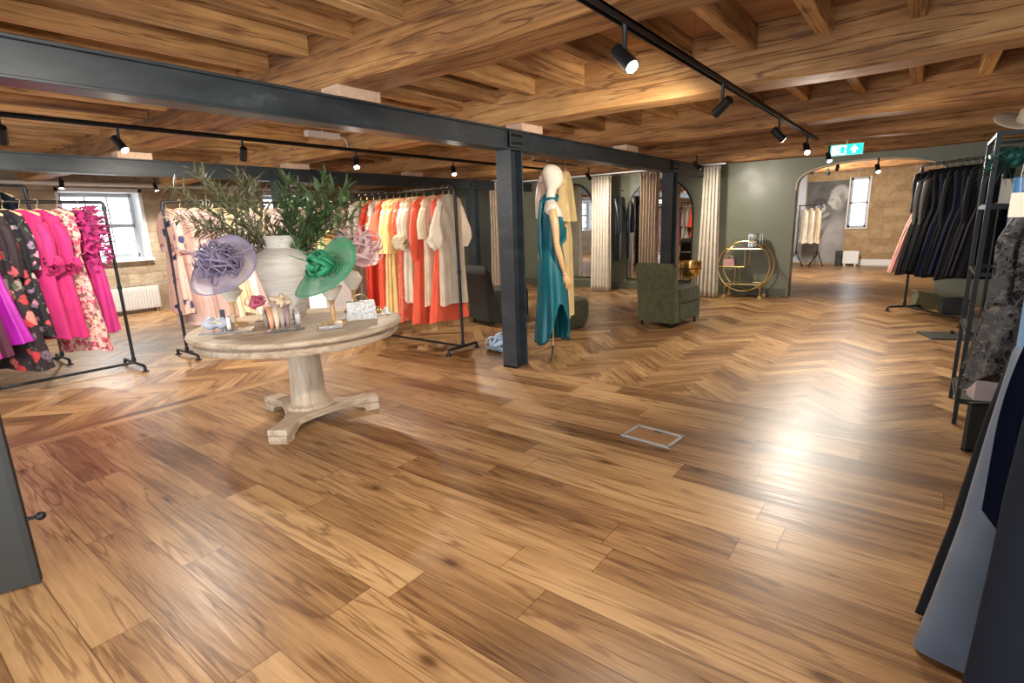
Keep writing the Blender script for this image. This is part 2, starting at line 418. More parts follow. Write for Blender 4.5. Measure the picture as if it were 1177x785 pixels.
# ------------------------------------------------------------------ walls
def stone(name, plane, tones, sc=1.):
    m = mat(name, (.4, .3, .2), .9); t = NT(m)
    sp = t.n('ShaderNodeSeparateXYZ'); t.l(t.obj(), sp.inputs[0])
    cb = t.n('ShaderNodeCombineXYZ'); t.l(sp.outputs[0 if plane == 'xz' else 1], cb.inputs[0]); t.l(sp.outputs[2], cb.inputs[1])
    wn = t.n('ShaderNodeTexNoise', Scale=2.3, Detail=3.); t.l(cb.outputs[0], wn.inputs['Vector'])
    wv = t.n('ShaderNodeVectorMath', operation='MULTIPLY_ADD'); t.l(wn.outputs['Color'], wv.inputs[0]); wv.inputs[1].default_value = (.07, .07, 0); t.l(cb.outputs[0], wv.inputs[2])
    br = t.n('ShaderNodeTexBrick'); br.offset = .43; br.squash = 1.3; br.squash_frequency = 3
    t.l(wv.outputs[0], br.inputs['Vector'])
    br.inputs['Scale'].default_value = sc; br.inputs['Brick Width'].default_value = .46; br.inputs['Row Height'].default_value = .19
    br.inputs['Mortar Size'].default_value = .012; br.inputs['Mortar Smooth'].default_value = .4
    br.inputs['Color1'].default_value = (*tones[0], 1); br.inputs['Color2'].default_value = (*tones[1], 1); br.inputs['Mortar'].default_value = (*tones[2], 1)
    n = t.noise(cb.outputs[0], 7., 6., .65)
    c = t.mix(.55, br.outputs['Color'], t.ramp(n, [(.3, (.45, .36, .28)), (.55, (1, .95, .9)), (.75, (1.35, 1.2, 1.05))]), 'MULTIPLY')
    t.l(c, t.b.inputs['Base Color'])
    h = t.math('SUBTRACT', t.math('MULTIPLY', n, .6), br.outputs['Fac'])
    t.bump(h, .8, .03); return m
M['stone_l'] = stone('buff sandstone masonry', 'xz', ((.36, .285, .2), (.5, .41, .3), (.46, .4, .32)))
M['stone_f'] = stone('warm sandstone masonry', 'yz', ((.36, .24, .13), (.52, .37, .21), (.5, .4, .28)))
ZC = 2.73
def holed(name, x0, x1, z0, z1, holes, plane, p0, p1, m):
    """wall slab in a vertical plane with rectangular openings, built as one mesh of blocks"""
    xs = sorted({x0, x1, *[h[0] for h in holes], *[h[1] for h in holes]}); zs = sorted({z0, z1, *[h[2] for h in holes], *[h[3] for h in holes]})
    b = MB()
    for i in range(len(xs) - 1):
        for j in range(len(zs) - 1):
            cx, cz = (xs[i] + xs[i + 1]) / 2, (zs[j] + zs[j + 1]) / 2
            if any(h[0] < cx < h[1] and h[2] < cz < h[3] for h in holes): continue
            c, d = (cx, (p0 + p1) / 2, cz), (xs[i + 1] - xs[i], p1 - p0, zs[j + 1] - zs[j])
            if plane == 'yz': c = ((p0 + p1) / 2, cx, cz); d = (p1 - p0, d[0], d[2])
            b.box(c, d)
    return struct(b.build(name, m, smooth=False))
# stone wall with the tall windows (the one behind the pink rack)
WIN = [(2.72, 4.0, .97, 2.27), (-.9, .4, .97, 2.27), (6.3, 7.58, .97, 2.27)]
holed('wall_left', -3, XW + .25, -.05, ZC + .2, WIN, 'xz', YW, YW + .5, 'stone_l')
for i, (a, b_, z0, z1) in enumerate(WIN):
    fr = MB()
    Y = YW + .3
    for xx in (a + .1, b_ - .1): fr.box((xx, Y, (z0 + z1) / 2), (.07, .07, z1 - z0 - .1))
    for zz in (z0 + .1, z1 - .1, (z0 + z1) / 2): fr.box(((a + b_) / 2, Y, zz), (b_ - a - .2, .07, .07))
    for zz in (z0 + .37, z1 - .37): fr.box(((a + b_) / 2, Y, zz), (b_ - a - .2, .03, .022))
    for xx in (lerp(a, b_, .37), lerp(a, b_, .63)): fr.box((xx, Y, (z0 + z1) / 2), (.022, .03, z1 - z0 - .2))
    w = struct(fr.build('window_%d' % (i + 1), mat('pale grey sash paint', (.42, .46, .52), .5), bevel=.006))
    g = MB().box(((a + b_) / 2, Y + .01, (z0 + z1) / 2), (b_ - a - .2, .006, z1 - z0 - .2)).build('pane', 'pane', w, False)
    rv = MB()                                     # splayed white reveal lining and sill
    rv.box((a + .025, YW + .17, (z0 + z1) / 2), (.05, .36, z1 - z0)); rv.box((b_ - .025, YW + .17, (z0 + z1) / 2), (.05, .36, z1 - z0))
    rv.box(((a + b_) / 2, YW + .17, z1 - .03), (b_ - a, .36, .06)); rv.box(((a + b_) / 2, YW + .15, z0 + .02), (b_ - a + .04, .42, .05))
    rv.build('reveal', 'white', w, False)
struct(MB().cyl((-2.9, YW - .06, 2.34), (XW, YW - .06, 2.34), .035, n=10).build('trim_1', 'white'))
# fitting-room wall with the arch, at x = XW
def arch_wall():
    b = MB(); y0, y1, zs, za = -.2, 1.8, 1.82, 2.22
    pts = [(YR - .1, -.05), (y0, -.05)]
    n = 28
    for i in range(n + 1):
        t_ = i / n; a = PI * t_
        yy = (y0 + y1) / 2 - cos(a) * (y1 - y0) / 2
        zz = zs + (za - zs) * (max(sin(a), 0) ** .62)
        pts.append((yy, zz))
    pts += [(y1, -.05), (12.0, -.05), (12.0, 2.5), (YR - .1, 2.5)]
    # strips, so that the outline stays clean
    opening = pts[1:-3]
    for x0, x1, z0, z1 in ((YR - .1, y0, -.05, 2.5), (y1, 12.0, -.05, 2.5)):
        b.box((XW + .12, (x0 + x1) / 2, (z0 + z1) / 2), (.24, x1 - x0, z1 - z0))
    for i in range(1, len(opening) - 2):
        (ya, za_), (yb, zb_) = opening[i], opening[i + 1]
        if yb - ya < 1e-5: continue
        b.prism([(ya, za_), (yb, zb_), (yb, 2.5), (ya, 2.5)], XW, XW + .24, lambda x, y, z: (z, x, y))
    return b.build('wall_fitting_rooms', 'green', smooth=False), opening
w, opening = arch_wall(); struct(w)
tr = MB().tube([(XW - .004, y, z) for y, z in opening[1:-1]], .011, 6)
struct(tr.build('trim_2', mat('pale arch edge', (.62, .56, .42), .4)))
struct(MB().box((XW - .008, 7.0, .07), (.016, 10.3, .14)).build('baseboard_fitting_rooms', mat('olive skirting paint', (.09, .095, .058), .4), smooth=False))
# the right hand wall: dark paint, room left open behind the viewer to let fill light in
struct(MB().box((8.0, YR - .1, 1.35), (5.0, .2, 2.8)).build('wall_right', 'darkpaint', smooth=False))
struct(MB().box((3.3, YR - .1, 1.35), (4.4, .2, 2.8)).build('wall_right_front', 'darkpaint', smooth=False))
holed('wall_rear', 7.6, 12.2, -.05, ZC + .2, [(9.0, 10.2, .9, 2.2)], 'yz', -3.3, -3.0, M['stone_f'])
# back room seen through the arch
holed('wall_back_room', -1.3, 3.4, -.05, 2.9, [(1.27, 1.70, 1.0, 2.3)], 'yz', XF, XF + .35, M['stone_f'])
struct(MB().box(((XW + XF) / 2 + .12, 3.15, 1.4), (XF - XW - .24, .2, 2.9)).build('wall_back_room_left', 'plaster', smooth=False))
struct(MB().box(((XW + XF) / 2 + .12, YR - .1, 1.4), (XF - XW - .24, .2, 2.9)).build('wall_back_room_right', M['stone_l'], smooth=False))
struct(MB().box((XF - .02, .1, .08), (.04, 2.6, .17)).build('baseboard_back_room', 'white', smooth=False))
struct(MB().box((XF - .015, 2.92, 1.3), (.03, .36, 2.5)).build('trim_6', mat('pale blue white board', (.62, .66, .74), .5), smooth=False))
fr = MB()
for yy in (1.30, 1.67): fr.box((XF + .17, yy, 1.65), (.05, .05, 1.3))
for zz in (1.03, 1.65, 2.27): fr.box((XF + .17, 1.485, zz), (.05, .42, .05))
w = struct(fr.build('window_4', mat('pale grey sash paint two', (.45, .5, .56), .5), smooth=False))
MB().box((XF + .18, 1.485, 1.65), (.006, .38, 1.28)).build('pane', 'pane', w, False)
rv = MB(); rv.box((XF + .12, 1.255, 1.65), (.26, .03, 1.34)); rv.box((XF + .12, 1.715, 1.65), (.26, .03, 1.34)); rv.box((XF + .1, 1.485, .985), (.3, .5, .03))
rv.build('reveal', 'white', w, False)

# ------------------------------------------------------------------ ceiling
cl = MB()
rc = random.Random(11)
for i in range(0, 75):
    yy = YR - .1 + i * .18
    if yy > YW + .3: break
M['deck'] = wood_mat('ceiling boards', [(.25, (.12, .05, .02)), (.45, (.27, .125, .05)), (.6, (.42, .215, .09)), (.8, (.55, .32, .15))], 1, 1., .7, .4)
for i in range(int((XW + 3.3) / .2)):
    x0 = -3.2 + i * .2
    for j in range(5):
        y0 = -1.4 + j * 2.75 + (i % 2) * -.9
        cl.box((x0 + .1, y0 + 1.375, ZC + .03 + rc.uniform(0, .006)), (.196, 2.745, .04))
struct(cl.build('ceiling', 'deck', smooth=False))
struct(MB().box((4, 5.5, ZC + .12), (15.5, 15, .06)).build('ceiling_upper_boards', 'deck', smooth=False))
struct(MB().box((13.9, 1.0, 2.6), (7.2, 4.8, .1)).build('ceiling_back_room', 'deck', smooth=False))
def timber(x0, wd, y0, y1, z0, z1, seed, n=60, m='timber'):
    """hand hewn beam along y with wavering arrises"""
    r = random.Random(seed); b = MB(); rings = []
    ph = [r.uniform(0, 6) for _ in range(8)]
    for i in range(n + 1):
        y = lerp(y0, y1, i / n)
        w1 = .012 * sin(y * 1.3 + ph[0]) + .006 * sin(y * 4.1 + ph[1]); w2 = .012 * sin(y * 1.1 + ph[2]) + .006 * sin(y * 3.7 + ph[3])
        w3 = .010 * sin(y * 1.7 + ph[4]) + .004 * sin(y * 5.3 + ph[5])
        ch = .018 + .008 * sin(y * 2.3 + ph[6])
        rings.append([(x0 + w1, y, z1), (x0 + w1, y, z0 + ch + w3), (x0 + ch + w1, y, z0 + w3), (x0 + wd - ch + w2, y, z0 + w3), (x0 + wd + w2, y, z0 + ch + w3), (x0 + wd + w2, y, z1)])
    b.rings(rings); return b
TIM = [(-1.85, .32), (.25, .32), (2.3, .33), (4.33, .31), (6.58, .30), (8.4, .3)]
def top(o, label, cat):
    o['label'] = label; o['category'] = cat
for i, (x0, wd) in enumerate(TIM):
    o = timber(x0, wd, YR, YW, 2.36, 2.74, 20 + i).build('timber_beam', 'timber', smooth=False); struct(o)
struct(timber(10.05, .3, YR, YW, 2.33, 2.74, 41).build('timber_beam', 'timber', smooth=False))
# joists along x in every bay
bays = [(-3.0, -1.85)] + [(TIM[i][0] + TIM[i][1], TIM[i + 1][0]) for i in range(5)] + [(8.7, 10.05)]
rj = random.Random(5)
for bi, (xa, xb) in enumerate(bays):
    k = 0; y = .18 - .47 * 3
    while y < YW - .1:
        yy = y + rj.uniform(-.02, .02); w_ = .085 + rj.uniform(0, .02); zb = 2.58 + rj.uniform(-.012, .012)
        sag = rj.uniform(-.006, .006); tl = rj.uniform(-.01, .01)
        b = MB(); rg = []
        for q in range(7):
            xx = lerp(xa - .01, xb + .01, q / 6); dy = tl * (q / 6 - .5) * 2; dz = sag * sin(q / 6 * PI)
            rg.append([(xx, yy - w_ / 2 + dy, 2.74), (xx, yy - w_ / 2 + dy, zb + .008 + dz), (xx, yy - w_ / 2 + .008 + dy, zb + dz), (xx, yy + w_ / 2 - .008 + dy, zb + dz), (xx, yy + w_ / 2 + dy, zb + .008 + dz), (xx, yy + w_ / 2 + dy, 2.74)])
        b.rings(rg); struct(b.build('ceiling_joist', 'joist', smooth=False))
        y += .47
# back room beams
for x0 in (12.2, 14.6):
    struct(timber(x0, .25, YR, 3.05, 2.36, 2.56, int(x0)).build('timber_beam', 'timber', smooth=False))

# ------------------------------------------------------------------ steel frame
def ibeam(x0, x1, yc, z0, z1, half=.085, m='steel'):
    b = MB(); tf = .016
    b.box(((x0 + x1) / 2, yc, z0 + tf / 2), (x1 - x0, half * 2, tf)); b.box(((x0 + x1) / 2, yc, z1 - tf / 2), (x1 - x0, half * 2, tf))
    b.box(((x0 + x1) / 2, yc - half + .03, (z0 + z1) / 2), (x1 - x0, .012, z1 - z0 - 2 * tf))
    b.box(((x0 + x1) / 2, yc + half - .03, (z0 + z1) / 2), (x1 - x0, .012, z1 - z0 - 2 * tf)); return b
def column(x, y, h, wd=.2, dp=.17):
    b = MB(); tf = .014
    b.box((x - wd / 2 + tf / 2, y, h / 2), (tf, dp, h)); b.box((x + wd / 2 - tf / 2, y, h / 2), (tf, dp, h)); b.box((x, y, h / 2), (wd - 2 * tf, .012, h))
    return b
for i, yb in enumerate((3.22, 7.3)):
    o = ibeam(-3., XW, yb, 2.11, 2.29).build('steel_beam', 'steel', smooth=False, bevel=.003); struct(o)
    for x in (4.22, 8.3):
        c_ = column(x, yb, 2.11).build('steel_column', 'steel', smooth=False, bevel=.003); struct(c_)
        MB().box((x, yb, .008), (.2, .17, .016)).build('base_plate', 'blackpaint', c_, False)
        if True:
            pl = MB().box((x, yb - .088, 2.2), (.2, .012, .14)).build('splice_plate', 'steel', o, False, bevel=.002)
            for q in range(4):
                for zz in (2.165, 2.235):
                    MB().cyl((x - .07 + q * .045, yb - .094, zz), (x - .07 + q * .045, yb - .112, zz), .011, n=6).build('bolt', 'blackmetal', pl, False)
    # timber packing between steel and beams
    for x0, wd in TIM[:5]:
        b = MB().box((x0 + wd / 2, yb, 2.325), (.34, .19, .071))
        struct(b.build('packing_block', 'shim' if int(x0) % 2 == 0 else 'steel', smooth=False))
# ------------------------------------------------------------------ hangers, garments
HB = {}
def hanger(at, rz, label, kind='wood', group=None, sw=.2):
    key = (kind, sw)
    if key not in HB:
        t_ = thing('clothes_hanger', label, 'hanger', at, rz, group)
        n = 12; path = []; rad = []
        for i in range(n + 1):
            u = lerp(-1, 1, i / n); path.append((u * sw, 0, -.075 - .055 * abs(u) ** 1.25)); rad.append(.013 + .006 * abs(u))
        MB().tube(path, rad, 8, flat=.55).build('bar', {'wood': 'hangerwood', 'black': 'blackplastic', 'wire': 'palegold'}[kind], t_)
        hk = arc((0, 0, .004), .02, R(-60), R(200), 10) ; hk = [(x, y, z) for x, y, z in reversed(hk)]
        hk = hk + [(.006, 0, -.022), (0, 0, -.04), (0, 0, -.078)]
        MB().tube(hk, .0035, 6).build('hook', 'palegold' if kind != 'black' else 'chrome', t_)
        HB[key] = t_; return t_
    return dup(HB[key], at, rz, label, group)
def profile(L, sw=.19, bust=.185, waist=.15, hip=.19, hem=.26, dep=.05, hd=0.055, wz=.55):
    """(z, half width, half depth, fold share)"""
    P = [(-.075, .062, .03, 0), (-.095, .10, .036, 0), (-.125, sw * .82, .043, 0), (-.15, sw, .048, 0), (-.22, sw * .97, dep * .8, 0),
         (-.33, bust, dep, .1), (-.45, lerp(bust, waist, .75), dep * .9, .15), (-wz, waist, dep * .75, .25), (-wz - .05, waist * 1.04, dep * .8, .35), (-wz - .25, hip, dep, .6)]
    for k in (.3, .6, .85, 1.):
        P.append((lerp(-wz - .25, -L, k), lerp(hip, hem, k), lerp(dep, hd, k), lerp(.6, 1, k)))
    return P
def body_mesh(P, seed, amp=.16, nf=7, n=72, sub=4, hemwave=.012, fdep=.015):
    r = random.Random(seed); ph = [r.uniform(0, 6.28) for _ in range(6)]; b = MB(); rg = []
    Q = []
    for i in range(len(P) - 1):
        for k in range(sub): Q.append(tuple(lerp(P[i][c], P[i + 1][c], (k / sub) if i == 0 else (k / sub)) for c in range(4)))
    Q.append(P[-1])
    zt, zb = P[0][0], P[-1][0]
    for z, w, d, fl in Q:
        ring = []
        for j in range(n):
            a = 2 * PI * j / n
            ca, sa = cos(a), sin(a)
            e = .8
            x = w * math.copysign(abs(ca) ** e, ca); y = d * math.copysign(abs(sa) ** e, sa)
            t_ = (z - zt) / (zb - zt)
            fo_ = fl * amp * (sin(nf * a + ph[0] + .8 * sin(2 * t_ + ph[1])) * .7 + .5 * sin((nf + 3) * a + ph[2] + 1.1 * t_) + .3 * sin(2 * nf * a + ph[3]))
            wr = .012 * sin(9 * z * 3 + 3 * a + ph[4]) * (1 - fl) * .5
            k = 1 + fo_ + wr
            zz = z + (hemwave * sin(3 * a + ph[5]) * max(0, t_ - .5) * 2)
            ring.append((x * (1 + fo_ * .25), y * (1 + wr) + abs(sa) ** .5 * math.copysign(1, sa) * fdep * fo_ / .16 + .006 * sin(17 * z + 5 * x * 9 + ph[4]) * (1 - fl), zz))
        rg.append(ring)
    b.rings(rg); return b
def sleeve_mesh(sx, seed, sw=.19, L=.4, rads=(.06, .055, .05, .045), out=.06, fold=.1, n=18, m=14, dz=-.15, fw_=0.):
    r = random.Random(seed); ph = [r.uniform(0, 6.28) for _ in range(3)]; rg = []
    for i in range(m + 1):
        t_ = i / m; q = t_ * (len(rads) - 1); k = min(int(q), len(rads) - 2); rad = lerp(rads[k], rads[k + 1], q - k)
        cx = sx * (sw - .035 + out * min(1, t_ * 2.2) * (1 - .25 * t_)); cz = dz - .035 - L * t_; cy = fw_ * t_
        ring = []
        for j in range(n):
            a = 2 * PI * j / n
            k2 = 1 + fold * min(1, t_ * 2) * (.6 * sin(5 * a + ph[0] + 2 * t_) + .4 * sin(8 * a + ph[1]))
            ring.append((cx + rad * .8 * k2 * cos(a), cy + rad * .72 * k2 * sin(a), cz + (.045 if i == 0 else .02 * (1 - t_)) * (-sx * cos(a)) * (1 if i < 3 else .3)))
        rg.append(ring)
    return MB().rings(rg)
def rosette(c, r, seed, n=9, m=None):
    q = random.Random(seed); b = MB()
    for i in range(n):
        a0 = i * 2.4 + q.uniform(-.3, .3); rr = r * (.35 + .65 * i / n); wd = r * .55
        def fn(u, v):
            a = a0 + (u - .5) * 2.2
            d = rr * (.6 + .4 * sin(PI * u)) + .02 * v
            return (c[0] + d * cos(a) , c[1] + (v - .5) * wd * .9 + .02 * sin(7 * u + i), c[2] + d * sin(a) + .01 * sin(5 * v))
        b.grid(fn, 8, 3)
    return b
DRESSES = 0
def dress(at, rz, label, m, L=1.25, group=None, sleeve=None, cat='dress', name='dress', hang='wood', hlabel=None, seed=None, prof=None, P=None, amp=.16, nf=7, extra=None, slm=None, hgroup=None, hemwave=.012):
    """at = where the hook goes over the rail"""
    global DRESSES; DRESSES += 1
    sd = seed if seed is not None else DRESSES * 13 + 5
    hz = at[2]
    root = thing(name, label, cat, (at[0], at[1], hz - L), rz, group)
    prof = dict(prof or {}); P = P or profile(L, **prof); sw = prof.get('sw', .19)
    b = body_mesh(P, sd, amp, nf, hemwave=hemwave)
    up = lambda mb: (setattr(mb, 'v', [(x, y, z + L) for x, y, z in mb.v]) or mb)
    up(b).build('gown_body', m, root)
    if sleeve:
        for sx in (-1, 1):
            sl = dict(sleeve)
            up(sleeve_mesh(sx, sd + sx, sw=sw, **sl)).build('sleeve', slm or m, root, solid=0)
    if extra:
        for nm, mb, mm in extra: up(mb).build(nm, mm, root)
    if hang:
        hanger(at, rz, hlabel or 'hanger of the ' + ' '.join(label.split()[:13]), hang, hgroup, round(sw * .92, 2))
    return root
def ring_mesh(c, w, d, z0, z1, n=40, flare=1.15, fold=.12, nf=9, seed=0):
    """a ruffle or belt round the body"""
    r = random.Random(seed); ph = r.uniform(0, 6); rg = []
    for i in range(5):
        t_ = i / 4; k = lerp(1, flare, t_)
        rg.append([(c[0] + w * k * (1 + fold * .4 * t_ * sin(nf * a + ph)) * cos(a), c[1] + d * k * (1 + fold * t_ * sin(nf * a + ph)) * sin(a), lerp(z0, z1, t_)) for a in [2 * PI * j / n for j in range(n)]])
    return MB().rings(rg)

def pipe_rack(name, label, length, height, foot, m='pipe', r=.0165, posts=(0, 1)):
    """rail along local +x, first post at the origin; flanged feet along local y"""
    t_ = thing(name, label, 'clothes rack')
    rail = [(0, 0, height - .05), (0, 0, height - .015), (.015, 0, height), (.05, 0, height), (length - .05, 0, height), (length - .015, 0, height), (length, 0, height - .015), (length, 0, height - .05)]
    MB().tube(rail, r, 10).build('rail', m, t_)
    for x in (0, length):
        p = MB().cyl((x, 0, .06), (x, 0, height - .04), r, n=12).build('post', m, t_)
        for zz in (.1, height - .06, height * .5): MB().cyl((x, 0, zz - .02), (x, 0, zz + .02), r * 1.35, n=12).build('coupling', m, p)
        f_ = MB().tube([(x, -foot, .0), (x, -foot, .05), (x, -foot + .015, .062), (x, foot - .015, .062), (x, foot, .05), (x, foot, .0)], r, 10).build('foot_bar', m, t_)
        for y in (-foot, foot): MB().cyl((x, y, 0), (x, y, .012), r * 2.1, n=16).build('flange', m, f_)
    MB().cyl((0, 0, .062), (length, 0, .062), r * .9, n=10).build('base_bar', m, t_)
    return t_
# fabrics
HP = (.80, .018, .17)
fab = {
 'hotpink': fabric('hot pink crepe', (.46, .010, .125)), 'fuchsia': fabric('fuchsia crepe', (.44, .013, .16)), 'magenta': fabric('violet magenta crepe', (.38, .01, .26)),
 'violet': fabric('bright violet satin', (.38, .012, .33), satin=True), 'maroon': fabric('dark plum crepe', (.075, .008, .03)), 'teal': fabric('teal satin', (.003, .115, .145), satin=True),
 'blush': fabric('blush crepe', (.55, .36, .31)), 'rose': fabric('dusty rose crepe', (.52, .33, .30)), 'palepink': fabric('pale pink crepe', (.66, .46, .44)), 'cream': fabric('cream crepe', (.74, .62, .42)),
 'ivory': fabric('ivory crepe', (.78, .7, .56)), 'nude': fabric('nude beige crepe', (.66, .49, .34)), 'champagne': fabric('champagne crepe', (.72, .55, .34)),
 'coral': fabric('coral crepe', (.78, .1, .042)), 'redor': fabric('red orange crepe', (.72, .045, .015)), 'yellow': fabric('lemon crepe', (.83, .56, .2)), 'butter': fabric('butter chiffon', (.82, .6, .27)),
 'sage': fabric('pale sage crepe', (.46, .42, .32)), 'lilacf': fabric('lilac crepe', (.45, .33, .43)), 'black': fabric('black wool', (.008, .008, .010), vary=.05), 'navy': fabric('midnight navy satin', (.008, .013, .032), satin=True),
 'darknavy': fabric('dark navy wool', (.006, .010, .022)), 'slate': fabric('slate blue satin', (.075, .095, .125), satin=True), 'slate_lit': fabric('denim blue satin', (.09, .17, .28), satin=True), 'ink': fabric('ink black crepe', (.004, .0055, .010)), 'azure': fabric('azure satin', (.018, .19, .48), satin=True),  # the lighter blue satin is the slate with light painted into its colour
 'deeppink': fabric('pink blush tulle', (.72, .36, .29)),
 'darkfloral': floral('dark rose print', (.028, .018, .022), [(.55, .05, .06), (.72, .25, .22), (.2, .13, .2), (.62, .12, .14), (.3, .25, .2)], 7.5, (.07, .08, .055), .36),
 'darkfloral2': floral('black meadow print', (.02, .016, .02), [(.3, .18, .3), (.7, .3, .4), (.45, .4, .35), (.6, .08, .1)], 11., (.06, .1, .06), .32),
 'pinkfloral': floral('pink garden print', (.74, .46, .36), [(.62, .06, .16), (.75, .25, .3), (.45, .03, .1), (.8, .5, .42), (.25, .1, .1)], 24., (.05, .2, .06), .55),
 'tan': floral('tan lace print', (.42, .3, .22), [(.55, .42, .32), (.3, .19, .14)], 26.), 'blushfloral': floral('blush bloom print', (.68, .48, .4), [(.6, .25, .22), (.45, .22, .25), (.75, .6, .5)], 15., (.3, .28, .18), .4),
 'navyfloral': floral('blush with navy blooms', (.62, .36, .29), [(.02, .03, .09), (.05, .05, .15), (.35, .15, .17)], 8., None, .3),
 'orangeprint': floral('white and orange print', (.75, .68, .55), [(.75, .2, .04), (.7, .12, .04), (.2, .3, .12)], 8.), 
 'corallace': lace('coral sequin lace', (.74, .10, .045), 60., .4, (.80, .32, .2)), 'blacklace': lace('black corded lace', (.012, .011, .013), 26., .28), 'blacklace2': lace('black lace', (.012, .011, .013), 40., .6),
}
RAILZ = 1.79
# ---- pink rack (left)
rk = pipe_rack('clothes_rack', 'dark pipe clothes rack at far left loaded with pink and magenta dresses', 2.55, RAILZ, .30)
rk.location = (-.58, 6.85, 0)
GP = 'dresses on the pink rack'
YA = R(-58)
def on_pink(x, label, m, **kw): return dress((x, 6.85, RAILZ), YA + R(kw.pop('j', 0)), label, m, group=GP, **kw)
ros = lambda sd: [('rosette', rosette((-.19, 0, -.62), .10, sd), None)]
on_pink(.60, 'tan lace maxi dress, leftmost on the pink rack', fab['tan'], L=1.55, prof=dict(hem=.3))
on_pink(.72, 'violet magenta gown at the left edge with a large balloon sleeve', fab['magenta'], L=1.42, sleeve=dict(L=.62, rads=(.06, .06, .07, .13, .14, .06), out=.1), prof=dict(hem=.3))
on_pink(.83, 'dark plum dress between the two violet magenta gowns', fab['maroon'], L=1.40, prof=dict(hem=.27))
on_pink(.93, 'bright violet satin gown in front of the dark plum dress', fab['violet'], L=1.30, prof=dict(hem=.33, hd=0.065), j=4)
on_pink(1.06, 'long dark rose print maxi dress nearly touching the base bar', fab['darkfloral'], L=1.58, prof=dict(hem=.33, hd=0.065), sleeve=dict(L=.5, rads=(.06, .055, .06, .05)), j=-4)
on_pink(1.18, 'black meadow print dress left of the hot pink pair', fab['darkfloral2'], L=1.28, prof=dict(hem=.24), sleeve=dict(L=.45, rads=(.06, .055, .05)))
for i, (x, lb) in enumerate(((1.30, 'hot pink shift dress with rosette cuffs, left one of the pair'), (1.43, 'hot pink shift dress with rosette cuffs, right one beside the garden print'))):
    ex = []
    for sx in (-1, 1): ex.append(('rosette', rosette((sx * .215, -.01, -.60), .105, 40 + i * 2 + sx), fab['hotpink']))
    on_pink(x, lb, fab['hotpink'], L=1.33, prof=dict(sw=.2, waist=.185, hip=.2, hem=.24), sleeve=dict(L=.42, rads=(.07, .065, .065, .06), out=.05), extra=ex, amp=.1, nf=5, j=3)
on_pink(1.58, 'pink garden print maxi dress with ruffled straps on the left rack', fab['pinkfloral'], L=1.50, prof=dict(sw=.17, hem=.29, hd=0.065), extra=[('bow', rosette((-.02, -.07, -.3), .06, 51, 6), fab['black'])])
# petal top
rp = random.Random(9); pet = MB()
for i in range(420):
    zz = -.68 + .62 * rp.random() ** .8; a = rp.uniform(0, 6.28); w_ = .2 if zz < -.15 else .13
    c0 = Vector((w_ * cos(a) * .95, .07 * sin(a), zz)); d = Vector((cos(a) + rp.uniform(-.5, .5), sin(a) + rp.uniform(-.5, .5), rp.uniform(-.5, .9))).normalized() * rp.uniform(.05, .11); s_ = d.cross(Vector((rp.uniform(-.5, .5), rp.uniform(-.5, .5), 1))).normalized() * rp.uniform(.02, .036)
    mid = c0 + d * .6
    pet.add([c0, mid + s_, c0 + d, mid - s_, mid + Vector((0, 0, .012))], [(0, 1, 4), (1, 2, 4), (2, 3, 4), (3, 0, 4)])
PETALS = pet
on_pink(1.74, 'fuchsia dress with a petal covered bodice, rightmost on the pink rack', fab['fuchsia'], L=1.33, prof=dict(waist=.14, hip=.17, hem=.2), extra=[('petal_trim', pet, fab['fuchsia'])])
for x, kk in ((1.84, 'left'), (1.90, 'right')):
    pass
# ---- black clothes on the tall rack behind
rb = pipe_rack('clothes_rack', 'tall black clothes rack behind the pink dresses by the stone wall', 1.9, 2.02, .26, 'blackmetal'); rb.location = (-.3, 8.0, 0)
for i in range(7):
    dress((.62 + i * .125, 8.0, 2.02), R(-58 + (i % 3) * 4), 'dark garment on the tall rack behind the pink dresses', fab['black' if i % 3 else 'darknavy'], L=1.25, group='dark garments on the tall rear rack', prof=dict(hem=.24), sleeve=dict(L=.5, rads=(.06, .055, .05)), hlabel='pale hanger on the tall rear rack of dark garments', hgroup='hangers on the tall rear rack')
# ---- blush rack
rk2 = pipe_rack('clothes_rack', 'dark pipe rack of blush and cream dresses behind the round table', 2.75, 1.80, .28); rk2.location = (2.52, 6.85, 0)
spec = [(2.57, 'navyfloral', 'blush dress with navy blooms peeping out at the left end of the blush rack', 1.27, 0), (2.70, 'blush', 'blush coat dress with cuffed elbow sleeves nearest the left end post of the blush rack', 1.42, 1), (2.86, 'rose', 'dusty rose coat dress with elbow sleeves, third on the blush rack', 1.40, 1), (2.94, 'blush', 'blush elbow sleeve dress directly left of the first cream dress', 1.38, 1),
 (3.02, 'cream', 'cream dress just right of the blush coat dresses', 1.42, 0), (3.14, 'champagne', 'champagne dress between two cream dresses behind the lilac headpiece', 1.36, 0), (3.26, 'ivory', 'ivory dress behind the lilac headpiece', 1.40, 0), (3.38, 'palepink', 'pale pink dress left of the tan champagne one', 1.34, 1),
 (3.50, 'champagne', 'tan champagne dress under the left olive branches', 1.4, 0), (3.63, 'palepink', 'pale pink peplum dress just left of the white vase', 1.05, 1), (3.76, 'palepink', 'pale pink dress half hidden behind the white vase', 1.35, 0), (3.90, 'lilacf', 'dusky lilac dress hidden mostly behind the white vase', 1.35, 0),
 (4.03, 'blushfloral', 'blush bloom print dress right of the white vase neck', 1.4, 0), (4.16, 'rose', 'dusty rose dress behind the green leaves', 1.38, 0), (4.29, 'blushfloral', 'blush bloom print dress behind the green hat', 1.44, 1), (4.43, 'blush', 'blush dress between two bloom prints on the right of the blush rack', 1.4, 0), (4.57, 'blushfloral', 'blush bloom print dress behind the pink headpiece', 1.42, 0), (4.71, 'rose', 'dusty rose dress second from the right end of the blush rack', 1.36, 0), (4.86, 'sage', 'pale taupe dress at the right end of the blush rack', 1.4, 1)]
